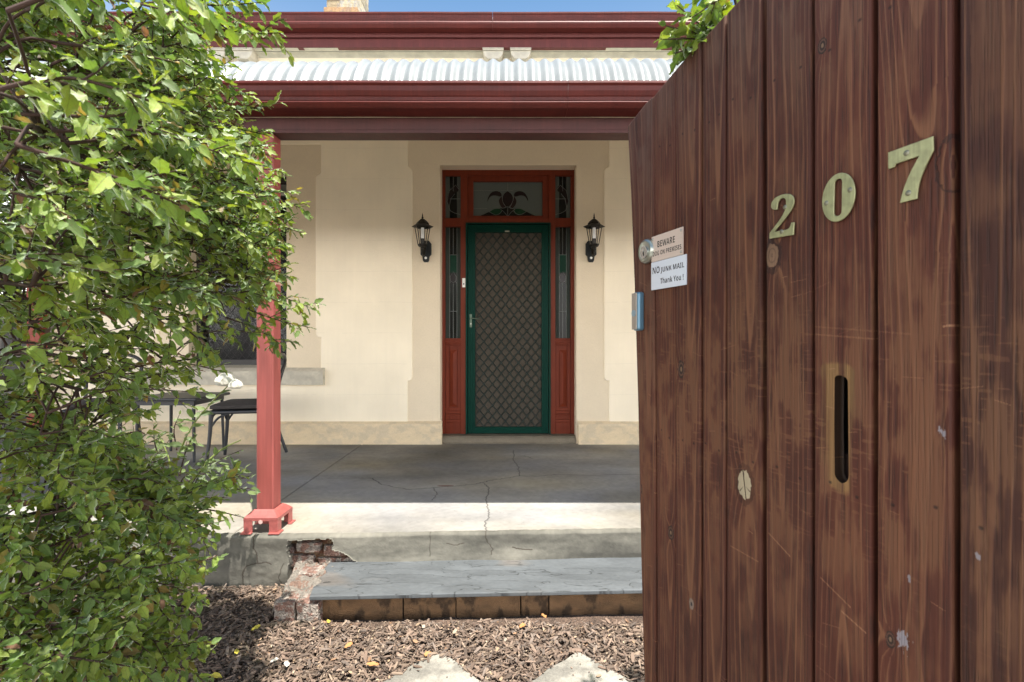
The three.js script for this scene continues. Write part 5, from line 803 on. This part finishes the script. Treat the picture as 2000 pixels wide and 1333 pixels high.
// ------------------------------------------------------------------ the open gate
const XV = 680, KG = 740, PHI = Math.atan2(-0.949, 0.3153), zLead = KG / (1246 - XV), xLead = wx(1246, zLead), CS = 0.949;
const G = (x, y) => { const Z = KG / (x - XV); return [(zLead - Z) / CS, EYE + (CY - y) / FOC * Z]; };   // photograph point on the gate's face -> [along, up]
const gate = group('garden_gate', [xLead, 0, -zLead], PHI); tag(gate, 'open weathered red-brown gate of upright boards at right', 'gate');
{
  const edges = [1246, 1280, 1319, 1369, 1416, 1490, 1585, 1706, 1865].map((x) => G(x, 666)[0]); edges.push(0.822, 0.925, 1.02);
  const gaps = [0, 0.004, 0.004, 0.006, 0.005, 0.012, 0.006, 0.0085, 0.007, 0.006, 0.005, 0];
  const NP = edges.length - 1, AW = 2048, AH = 2048, SWp = Math.floor(AW / NP), PW = 0.13, PH = 2.02;
  const knots = [];                                             // plank, u, v, radius, tone
  const knot = (x, y, rad, tone) => { const [u, v] = G(x, y); let k = 0; while (k < NP - 1 && u > edges[k + 1]) k++; knots.push({ k, u: u - edges[k], v, r: rad, tone }); };
  knot(1452, 948, 0.017, 'white'); knot(1507, 500, 0.014, 'pale'); knot(1331, 722, 0.012, 'dark'); knot(1309, 1042, 0.010, 'dark'); knot(1351, 1181, 0.008, 'dot'); knot(1255, 957, 0.008, 'dark'); knot(1604, 90, 0.008, 'dark'); knot(1762, 1252, 0.012, 'fleck'); knot(1775, 1135, 0.005, 'fleck'); knot(1838, 845, 0.006, 'fleck'); knot(1865, 318, 0.022, 'ring'); knot(1242, 485, 0.012, 'dark'); knot(1738, 1250, 0.007, 'dark'); knot(1908, 1088, 0.004, 'fleck');
  const rp = rng(321), par = [...Array(NP).keys()].map((k) => ({ xc: (rp() - 0.5) * 0.05 + 0.05, d0: 0.012 + 0.03 * rp(), tilt: (rp() - 0.5) * 0.05, s: rp() * 100, sp: 0.0052 + 0.004 * rp(), tone: (k > 7 ? 0.86 : k > 5 ? 0.94 : 1.0) + 0.2 * rp(), red: rp() }));  // tone: random per board; hinge-side boards also darkened to paint in the shade there
  const slot0 = G(1625, 727), slot1 = G(1658, 950), sk = 6;
  const col = new Uint8Array(AW * AH * 4), bmp = new Uint8Array(AW * AH * 4);
  for (let k = 0; k < NP; k++) {
    const q = par[k], w = edges[k + 1] - edges[k], kn = knots.filter((o) => o.k === k);
    for (let j = 0; j < AH; j++) {
      const v = j / AH * PH, wob = 0.012 * (vnoise(v * 1.6 + q.s, 3) - 0.5) + 0.005 * (vnoise(v * 5 + q.s, 7) - 0.5);
      const depth = q.d0 + q.tilt * (v - 1.0) + 0.024 * (vnoise(v * 0.9 + q.s, 11) - 0.5);
      for (let i = 0; i < SWp; i++) {
        const u = i / SWp * PW; let x = u - q.xc - wob, dd = depth, kd = 9, kt = null, ka = 0;
        for (const o of kn) { const ex = u - o.u, ey = (v - o.v) * 0.62, e = Math.hypot(ex, ey) / o.r; if (e < kd) { kd = e; kt = o; ka = Math.atan2(ey, ex); } if (e < 6) x += ex / (Math.abs(ex) + 0.35 * o.r) * o.r * 1.1 * Math.exp(-e * e / 5); }
        let rad = Math.hypot(x, dd) / q.sp + 0.34 * (fbm(u * 60 + q.s, v * 3, 3) - 0.5); if (kt && kd < 3.2 && kt.tone !== 'fleck' && kt.tone !== 'dot') rad += 1.4 * Math.exp(-kd * 0.9);
        const fr = rad - Math.floor(rad), line = smooth(fr, 0.66, 0.93) * (1 - smooth(fr, 0.94, 1.0)), lineA = 0.35 + 0.65 * vnoise(Math.floor(rad) * 1.7 + q.s, v * 1.2, 512, 512, 3);
        const fib = fbm(u * 620 + q.s * 3, v * 9, 3), fib2 = fbm(u * 230 + q.s, v * 2.2, 3, 512, 512, 5), blot = fbm(u * 14 + q.s, v * 3.1, 4, 512, 512, 2), blot2 = fbm(u * 40 + q.s, v * 16, 4, 512, 512, 6);
        // worn places: board edges, the top, and the band where hands and bags rub
        const ed = Math.min(u, w - u), edge = smooth(ed, 0.014 + 0.008 * (blot2 - 0.5), 0.0) , rub = Math.exp(-Math.pow((v - 1.14) / 0.2, 2)), topw = smooth(v, 1.55, 1.95);
        let wear = 0.14 + 0.42 * edge * smooth(blot2, 0.3, 0.7) + 0.7 * line * lineA + 0.18 * smooth(blot, 0.48, 0.72) * fib2 + rub * 0.55 * smooth(blot2 * 0.6 + fib * 0.4, 0.48, 0.62) + topw * 0.18 * fib2 * 2 + (k === 0 ? 0.22 * smooth(fib2, 0.35, 0.65) : 0);
        if (rub > 0.15 && vnoise(u * 55 + q.s, v * 300, 512, 512, 9) > 0.80 && vnoise(u * 20 + q.s, v * 9, 512, 512, 2) > 0.5) wear += 0.5 * rub;
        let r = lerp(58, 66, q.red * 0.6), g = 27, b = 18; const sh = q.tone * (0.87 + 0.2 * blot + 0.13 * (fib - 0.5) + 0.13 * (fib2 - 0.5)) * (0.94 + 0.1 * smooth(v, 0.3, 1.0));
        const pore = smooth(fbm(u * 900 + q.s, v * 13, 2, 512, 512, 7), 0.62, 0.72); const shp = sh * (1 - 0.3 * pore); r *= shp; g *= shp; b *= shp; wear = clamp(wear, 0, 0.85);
        const greyTop = clamp(topw * 0.9 + (k === 0 ? smooth(v, 0.9, 1.5) * 0.5 : 0), 0, 1), wr = lerp(132, 108, greyTop), wg = lerp(97, 94, greyTop), wb = lerp(66, 84, greyTop);
        r = lerp(r, wr, wear * 0.62); g = lerp(g, wg, wear * 0.62); b = lerp(b, wb, wear * 0.62);
        const la = 0.34 * line * lineA * (0.6 + 0.8 * fib2); r = lerp(r, 140, la); g = lerp(g, 96, la); b = lerp(b, 68, la);
        let h = 0.5 + 0.3 * (fib - 0.5) - 0.2 * pore + 0.14 * line + 0.1 * (fib2 - 0.5);
        if (kt) {
          const n = kd + 0.35 * (fbm(u * 260, v * 200, 2) - 0.5);
          if (kt.tone === 'white' && n < 1) { const cr = Math.abs(u - kt.u + 0.15 * (v - kt.v)) < 0.0012 || (Math.abs(Math.sin(ka * 1.5 + 0.6)) < 0.06 && kd > 0.2 && kd < 0.9); r = cr ? 70 : 158; g = cr ? 56 : 146; b = cr ? 42 : 120; const f2 = 0.8 + 0.4 * blot2; r *= f2; g *= f2; b *= f2; h = cr ? 0.2 : 0.6; } else if (kt.tone === 'white' && n < 1.5) { r *= 0.8; g *= 0.76; b *= 0.74; }
          else if (kt.tone === 'pale' && n < 1) { const f2 = 0.75 + 0.5 * blot2 - 0.15 * (Math.sin(kd * 14) > 0.6); r = 122 * f2; g = 94 * f2; b = 72 * f2; } else if (kt.tone === 'pale' && n < 1.5) { r *= 0.72; g *= 0.7; b *= 0.7; }
          else if (kt.tone === 'dark' && n < 1) { const ri = Math.sin(kd * 11) > 0.2 ? 1.25 : 0.62; r = 66 * ri; g = 46 * ri; b = 36 * ri; h = 0.42; if (kd < 0.3) { r = 112; g = 90; b = 70; } }
          else if (kt.tone === 'dot' && n < 1) { r = 116; g = 100; b = 88; if (kd < 0.35) r = g = b = 45; }
          else if (kt.tone === 'fleck' && kd + 1.6 * (fbm(u * 420, v * 160, 3) - 0.5) < 0.62) { r = 128; g = 122; b = 126; }
          else if (kt.tone === 'ring' && Math.abs(n - 1) < 0.06) { r *= 0.68; g *= 0.66; b *= 0.66; h = 0.3; }
        }
        if (k === sk) { const su = (slot0[0] + slot1[0]) / 2 - edges[k], ex = Math.abs(u - su + 0.004) / 0.025, ey = v < slot1[1] ? (slot1[1] - v) / 0.022 : v > slot0[1] ? (v - slot0[1]) / 0.012 : 0; const f = smooth(1.2 - Math.hypot(ex * 0.85, ey) + 1.5 * (fbm(u * 26 + 3, v * 11, 4, 512, 512, 4) - 0.5), 0.1, 0.6); const fw = f * (0.35 + 0.6 * smooth(fib2 * 0.6 + blot2 * 0.4, 0.3, 0.6)); r = lerp(r, 124 * (0.55 + 0.7 * fib2), fw); g = lerp(g, 94 * (0.55 + 0.7 * fib2), fw); b = lerp(b, 58 * (0.55 + 0.7 * fib2), fw); }
        if (k === sk && Math.abs(u - (slot0[0] + slot1[0]) / 2 + edges[k]) < 0.009 && v < slot0[1] - 0.012 && v > slot1[1] + 0.012) { r = 40 + 22 * fib2; g = 28 + 15 * fib2; b = 18 + 9 * fib2; }
        const o = (j * AW + k * SWp + i) * 4; col[o] = clamp(r, 0, 255); col[o + 1] = clamp(g, 0, 255); col[o + 2] = clamp(b, 0, 255); col[o + 3] = 255; bmp[o] = bmp[o + 1] = bmp[o + 2] = clamp(h * 255, 0, 255); bmp[o + 3] = 255;
      }
    }
  }
  // scratches and pale rubs
  const rs = rng(17); const scratch = (u, v, du, dv, a) => { const n = 90; for (let s = 0; s < n; s++) { const uu = u + du * s / n + 0.0006 * Math.sin(s * 0.4), vv = v + dv * s / n; let k = 0; while (k < NP - 1 && uu > edges[k + 1]) k++; const i = Math.round((uu - edges[k]) / PW * SWp), j = Math.round(vv / PH * AH); if (i < 0 || i >= SWp || j < 0 || j >= AH) continue; const o = (j * AW + k * SWp + i) * 4; col[o] = lerp(col[o], 150, a); col[o + 1] = lerp(col[o + 1], 112, a); col[o + 2] = lerp(col[o + 2], 84, a); } };
  for (let k = 0; k < 80; k++) { const u = rs() * 0.95, v = 0.45 + rs() * 1.15, L = 0.01 + 0.05 * rs() * rs(); scratch(u, v, L, (rs() - 0.6) * 0.9 * L, 0.15 + 0.25 * rs()); }
  for (const [xa, ya, xb, yb] of [[1500, 1043, 1543, 1090], [1425, 1068, 1480, 1100], [1600, 1130, 1660, 1190], [1590, 640, 1780, 655], [1590, 655, 1700, 664], [1840, 640, 1870, 636], [1640, 1195, 1690, 1240]]) { const a = G(xa, ya), b = G(xb, yb); for (let t = 0; t < 3; t++) scratch(a[0], a[1] + t * 0.0008, b[0] - a[0], b[1] - a[1], 0.45); }
  for (let k = 1; k < NP; k++) for (const v of [0.345, 1.045, 1.742]) for (const t of [0.25, 0.72]) { // nail heads where the rails cross
    const uc = (edges[k + 1] - edges[k]) * t + (rs() - 0.5) * 0.012, vc = v + (rs() - 0.5) * 0.02, R1 = 0.0019; for (let j = -5; j <= 5; j++) for (let i = -5; i <= 5; i++) { const x = Math.round(uc / PW * SWp) + i, y = Math.round(vc / PH * AH) + j, e = Math.hypot(i * PW / SWp, j * PH / AH) / R1; if (e > 1.6 || x < 0 || x >= SWp) continue; const o = (y * AW + k * SWp + x) * 4, f = e < 1 ? 0.55 : 0.8; col[o] *= f; col[o + 1] *= f; col[o + 2] *= f; bmp[o] = bmp[o + 1] = bmp[o + 2] = e < 1 ? 70 : 110; }
  }
  const mk = (d, srgb) => { const t = new THREE.DataTexture(d, AW, AH); if (srgb) t.colorSpace = THREE.SRGBColorSpace; t.magFilter = THREE.LinearFilter; t.minFilter = THREE.LinearMipmapLinearFilter; t.generateMipmaps = true; t.needsUpdate = true; return t; };
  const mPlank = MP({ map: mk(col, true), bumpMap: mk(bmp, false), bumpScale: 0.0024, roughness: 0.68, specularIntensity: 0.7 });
  // board outlines: the top line rises gently towards the hinge
  const topAt = (u) => { const t = [[0, 1.858], [0.03, 1.878], [0.0585, 1.8775], [0.1435, 1.9], [0.25, 1.921], [0.353, 1.938], [0.5, 1.955], [0.7, 1.97], [1.03, 1.98]]; for (let i = 1; i < t.length; i++) if (u <= t[i][0]) return lerp(t[i - 1][1], t[i][1], (u - t[i - 1][0]) / (t[i][0] - t[i - 1][0])); return 1.98; };
  const jit = rng(3);
  for (let k = 0; k < NP; k++) {
    const a = edges[k] + gaps[k] / 2, b = edges[k + 1] - gaps[k + 1] / 2, s = new THREE.Shape();
    if (k === 0) { // the end board has warped: its outer edge leans
      const e = (x, y) => { const Z = KG / (1246 - XV), [, v] = [0, EYE + (CY - y) / FOC * Z]; const q = G(x, y); return [q[0], q[1]]; };
      const P = [e(1259.5, 1500), e(1258, 1333), e(1252, 1100), e(1246, 800), e(1239, 560), e(1232, 380), e(1225.5, 247)]; s.moveTo(P[0][0], 0.06); for (const p of P) s.lineTo(p[0], p[1]); const tp = e(1262, 200); s.lineTo(tp[0], tp[1]); s.lineTo(b - 0.006, tp[1] + 0.001); s.lineTo(b - 0.006, 1.4); s.lineTo(b, 1.0); s.lineTo(b + 0.002, 0.06);
    } else { const xa = k === 1 ? a - 0.014 : a; s.moveTo(a + (k === 1 ? 0.004 : 0), 0.06); if (k === 1) { s.lineTo(a, 1.0); s.lineTo(a - 0.012, 1.87); } s.lineTo(k === 1 ? a - 0.012 : a, topAt(a) - (k > 1 ? 0.002 * jit() : 0)); s.lineTo(b, topAt(b) + 0.003 * jit()); s.lineTo(b, 0.06); }
    s.closePath();
    if (k === sk) { const h = new THREE.Path(), uc = (slot0[0] + slot1[0]) / 2, hw = 0.0145, t = slot0[1], bo = slot1[1]; h.moveTo(uc - hw, bo + hw); h.lineTo(uc - hw * 1.05, (t + bo) / 2); h.lineTo(uc - hw, t - hw * 0.6); h.quadraticCurveTo(uc - hw * 0.8, t, uc, t - 0.001); h.quadraticCurveTo(uc + hw * 0.9, t - 0.003, uc + hw, t - hw * 0.9); h.lineTo(uc + hw * 1.1, bo + hw); h.quadraticCurveTo(uc + hw, bo, uc, bo - 0.003); h.quadraticCurveTo(uc - hw, bo + 0.002, uc - hw, bo + hw); s.holes.push(h); }
    const th = 0.02, bev = 0.0036, g = new THREE.ExtrudeGeometry(s, { depth: th - 2 * bev, bevelEnabled: true, bevelThickness: bev, bevelSize: bev, bevelOffset: -bev, bevelSegments: 2, curveSegments: 6 }).translate(0, 0, -th + bev + (k === 0 ? 0 : (jit() - 0.5) * 0.004)), p = g.attributes.position, uv = g.attributes.uv;
    for (let i = 0; i < p.count; i++) { const u = clamp(p.getX(i) - edges[k] + p.getZ(i) * 0.3, 0.0006, PW - 0.002); uv.setXY(i, (k * SWp + u / PW * SWp) / AW, p.getY(i) / PH); if (k === sk && p.getZ(i) < -0.004) { const su = (slot0[0] + slot1[0]) / 2; if (Math.abs(p.getX(i) - su) < 0.02 && p.getY(i) > slot1[1] - 0.004 && p.getY(i) < slot0[1] + 0.004) uv.setXY(i, (k * SWp + (su - edges[k]) / PW * SWp) / AW, clamp(p.getY(i), slot1[1] + 0.02, slot0[1] - 0.02) / PH); } }
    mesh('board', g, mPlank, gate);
  }
  // rails, brace and dark cover strips on the far side
  const mBack = M({ color: lin('#3a261d'), map: rep(tGrain, 5, 1), roughness: 0.9 });
  for (const y of [0.3, 1.0, 1.7]) mesh('rail', box(0.01, 1.02, y, y + 0.09, -0.062, -0.032, 0.003), mBack, gate);
  for (let k = 1; k < NP; k++) mesh('cover_strip', box(edges[k] - 0.02, edges[k] + 0.02, 0.08, topAt(edges[k]) - 0.03, -0.031, -0.0235, 0.002), mBack, gate);
  mesh('letter_chute', [box(slot0[0] - 0.03, slot1[0] + 0.06, 0.98, 1.28, -0.16, -0.15), box(slot0[0] - 0.04, slot0[0] - 0.03, 0.98, 1.28, -0.16, -0.033), box(slot1[0] + 0.06, slot1[0] + 0.07, 0.98, 1.28, -0.16, -0.033), box(slot0[0] - 0.04, slot1[0] + 0.07, 1.28, 1.29, -0.16, -0.033), box(slot0[0] - 0.04, slot1[0] + 0.07, 0.97, 0.98, -0.16, -0.033)], M({ color: 0x14100c, roughness: 0.9 }), gate);
}
// what is fixed to the gate
const onGate = (name, label, cat, x, y, w = 0.0) => { const [u, v] = G(x, y), o = group(name, [0, 0, 0], PHI); const p = V(u, v, w).applyAxisAngle(V(0, 1, 0), PHI); o.position.set(xLead + p.x, p.y, -zLead + p.z); tag(o, label, cat); return o; };
{
  const font = await new FontLoader().loadAsync('fonts/droid/droid_serif_bold.typeface.json');
  const tBrass = tex(128, 128, (i, j) => { const n = fbm(i / 14, j / 14, 4, 9, 9, 3), s = fbm(i / 2, j / 40, 2, 64, 3, 5); const v = 0.9 + 0.25 * (n - 0.5) + 0.12 * (s - 0.5); return [180 * v, 180 * v, 136 * v]; });
  const mBrass = M({ map: rep(tBrass, 12, 12), metalness: 0.55, roughness: 0.42 }), mScrew = M({ color: lin('#8c8a78'), metalness: 0.8, roughness: 0.4 });
  const fit = (shape, w, h, hole = true) => { let g = new THREE.ExtrudeGeometry(shape, { depth: 0.0016, bevelEnabled: true, bevelThickness: 0.0006, bevelSize: 0.008, bevelOffset: -0.008, bevelSegments: 1, curveSegments: 16 }); g.computeBoundingBox(); const bb = g.boundingBox, sx = w / (bb.max.x - bb.min.x), sy = h / (bb.max.y - bb.min.y); g.translate(-(bb.min.x + bb.max.x) / 2, -(bb.min.y + bb.max.y) / 2, 0); g.scale(sx, sy, 1).translate(0, 0, 0.0006); g.computeVertexNormals(); return boxUV(g); };
  const numeral = (d, shapes, x, y, w, h, rot, screws) => { const o = onGate('house_number', { 2: 'brass numeral two, nearest the lock edge of the gate', 0: 'oval brass nought between the two and the seven', 7: 'brass numeral seven, highest on the gate face' }[d], 'house number', x, y, 0.0035); o.userData.group = 'brass numerals on the gate'; const m = mesh('numeral', shapes.map((s) => fit(s, w, h)), mBrass, o); m.rotation.z = rot; for (const [a, b] of screws) { const sc = mesh('screw', [new THREE.SphereGeometry(0.0042, 10, 6, 0, 6.3, 0, 1.3).scale(1, 0.5, 1).rotateX(Math.PI / 2).translate(a * w, b * h, 0.0022), box(a * w - 0.003, a * w + 0.003, b * h - 0.0004, b * h + 0.0004, 0.0042, 0.0046)], mScrew, o); void sc; } return o; };
  const two = font.generateShapes('2', 1);
  numeral('2', two, 1532, 422, 0.0515, 0.0735, -0.06, [[0.12, 0.18], [-0.02, -0.38]]);
  const zero = new THREE.Shape(); zero.absellipse(0, 0, 0.36, 0.5, 0, 2 * Math.PI, true); const zh = new THREE.Path(); zh.moveTo(0.085, -0.3); zh.lineTo(0.085, 0.3); zh.absarc(0, 0.3, 0.085, 0, Math.PI, false); zh.lineTo(-0.085, -0.3); zh.absarc(0, -0.3, 0.085, Math.PI, 2 * Math.PI, false); zero.holes.push(zh);
  numeral('0', [zero], 1641, 386.5, 0.0545, 0.0745, -0.02, [[-0.36, -0.05], [0.36, 0.08]]);
  const seven = new THREE.Shape(); seven.moveTo(-0.5, 0.5); seven.lineTo(0.5, 0.5); seven.lineTo(0.5, 0.26); seven.bezierCurveTo(0.32, 0.02, 0.15, -0.2, 0.14, -0.5); seven.lineTo(-0.24, -0.5); seven.bezierCurveTo(-0.16, -0.2, 0.0, 0.02, 0.2, 0.24); seven.lineTo(-0.33, 0.24); seven.lineTo(-0.36, 0.19); seven.lineTo(-0.5, 0.19); seven.closePath();
  numeral('7', [seven], 1782, 338, 0.0565, 0.0755, 0.015, [[-0.08, 0.37], [-0.04, -0.36]]);

  // signs
  const sign = (name, label, u, v, w, h, draw, opts, parts) => {
    const cv = document.createElement('canvas'); cv.width = 1024; cv.height = Math.round(1024 * h / w); draw(cv.getContext('2d'), cv.width, cv.height);
    const t = new THREE.CanvasTexture(cv); t.colorSpace = THREE.SRGBColorSpace; const o = group(name, [0, 0, 0], PHI), p = V(u + w / 2, v + h / 2, 0.0045).applyAxisAngle(V(0, 1, 0), PHI); o.position.set(xLead + p.x, p.y, -zLead + p.z); tag(o, label, 'sign');
    const g = new THREE.BoxGeometry(w, h, 0.0025), uv = g.attributes.uv; for (let i = 0; i < 24; i++) if (i < 16 || i >= 20) uv.setXY(i, 0.004, 0.004); mesh('plate', g, M({ map: t, ...opts }), o); for (const [a, b] of parts) mesh('screw', new THREE.SphereGeometry(0.0032, 12, 8).scale(1, 1, 0.55).translate(a * w / 2, b * h / 2, 0.0018), mSteel, o); return o;
  };
  sign('warning_sign', 'silver plaque reading BEWARE DOG ON PREMISES, by the lock', 0.0705, 1.466, 0.1215, 0.063, (c, W, H) => { c.fillStyle = '#d6c3b6'; c.fillRect(0, 0, W, H); for (let i = 0; i < 240; i++) { c.fillStyle = `rgba(255,255,255,${0.03 + 0.05 * R()})`; c.fillRect(0, R() * H, W, 1 + R() * 2); } c.fillStyle = '#1a1614'; c.textAlign = 'center'; c.textBaseline = 'middle'; c.font = 'bold 178px sans-serif'; c.fillText('BEWARE', W * 0.48, H * 0.36, W * 0.58); c.font = '600 128px sans-serif'; c.fillText('DOG ON PREMISES', W * 0.5, H * 0.70, W * 0.92); }, { metalness: 0.35, roughness: 0.32 }, [[-0.9, 0.78], [0.9, 0.78], [0.9, -0.78]]);
  sign('mail_sign', 'white plate reading NO JUNK MAIL Thank You !, below the warning plaque', 0.069, 1.3965, 0.1345, 0.0685, (c, W, H) => { c.fillStyle = '#ced3da'; c.fillRect(0, 0, W, H); c.fillStyle = '#26262a'; c.textBaseline = 'middle'; c.textAlign = 'left'; c.font = '600 168px sans-serif'; c.fillText('NO', W * 0.03, H * 0.31, W * 0.24); c.font = '600 128px sans-serif'; c.fillText('JUNK MAIL', W * 0.3, H * 0.33, W * 0.66); c.font = '600 136px sans-serif'; c.fillText('Thank You !', W * 0.28, H * 0.73, W * 0.66); }, { roughness: 0.2 }, []);
  // lock cylinder
  const lk = onGate('lock_cylinder', 'round steel lock cylinder beside the warning plaque', 'lock', 1266.5, 491.5, 0.0);
  mesh('ring', new THREE.LatheGeometry([[0, 0.001], [0.031, 0.001], [0.0315, 0.003], [0.030, 0.010], [0.0255, 0.0135], [0.0235, 0.0115], [0, 0.0115]].map((p) => new THREE.Vector2(...p)), 40).rotateX(Math.PI / 2), M({ color: lin('#a9aca2'), metalness: 0.85, roughness: 0.28 }), lk);
  mesh('barrel', new THREE.CylinderGeometry(0.0155, 0.0155, 0.004, 30).rotateX(Math.PI / 2).translate(0.0, -0.003, 0.0125), M({ color: lin('#b7b8b4'), metalness: 0.85, roughness: 0.25 }), lk);
  mesh('keyhole', box(-0.0012, 0.0012, -0.012, -0.001, 0.0135, 0.0152), mDark, lk);
  // wireless bell push
  const db = onGate('doorbell', 'slim silver bell push with blue-grey side near the gate edge', 'doorbell', 1252, 609, 0.0);
  mesh('body', new RoundedBoxGeometry(0.029, 0.1, 0.02, 4, 0.007).translate(0.005, 0, 0.0105), M({ color: lin('#5f8296'), metalness: 0.4, roughness: 0.35 }), db);
  mesh('front', new RoundedBoxGeometry(0.022, 0.094, 0.003, 2, 0.001).translate(0.003, 0, 0.0215), M({ color: lin('#a49d94'), metalness: 0.6, roughness: 0.35 }), db);
  mesh('button', new THREE.CylinderGeometry(0.0085, 0.0085, 0.003, 24).rotateX(Math.PI / 2).translate(0.003, -0.005, 0.0235), M({ color: lin('#8fa6b4'), metalness: 0.5, roughness: 0.3 }), db);
}
console.log('leaves', leafCount);
scene.traverse((o) => { if (o.isMesh) o.castShadow = o.receiveShadow = true; });
renderer.render(scene, camera);
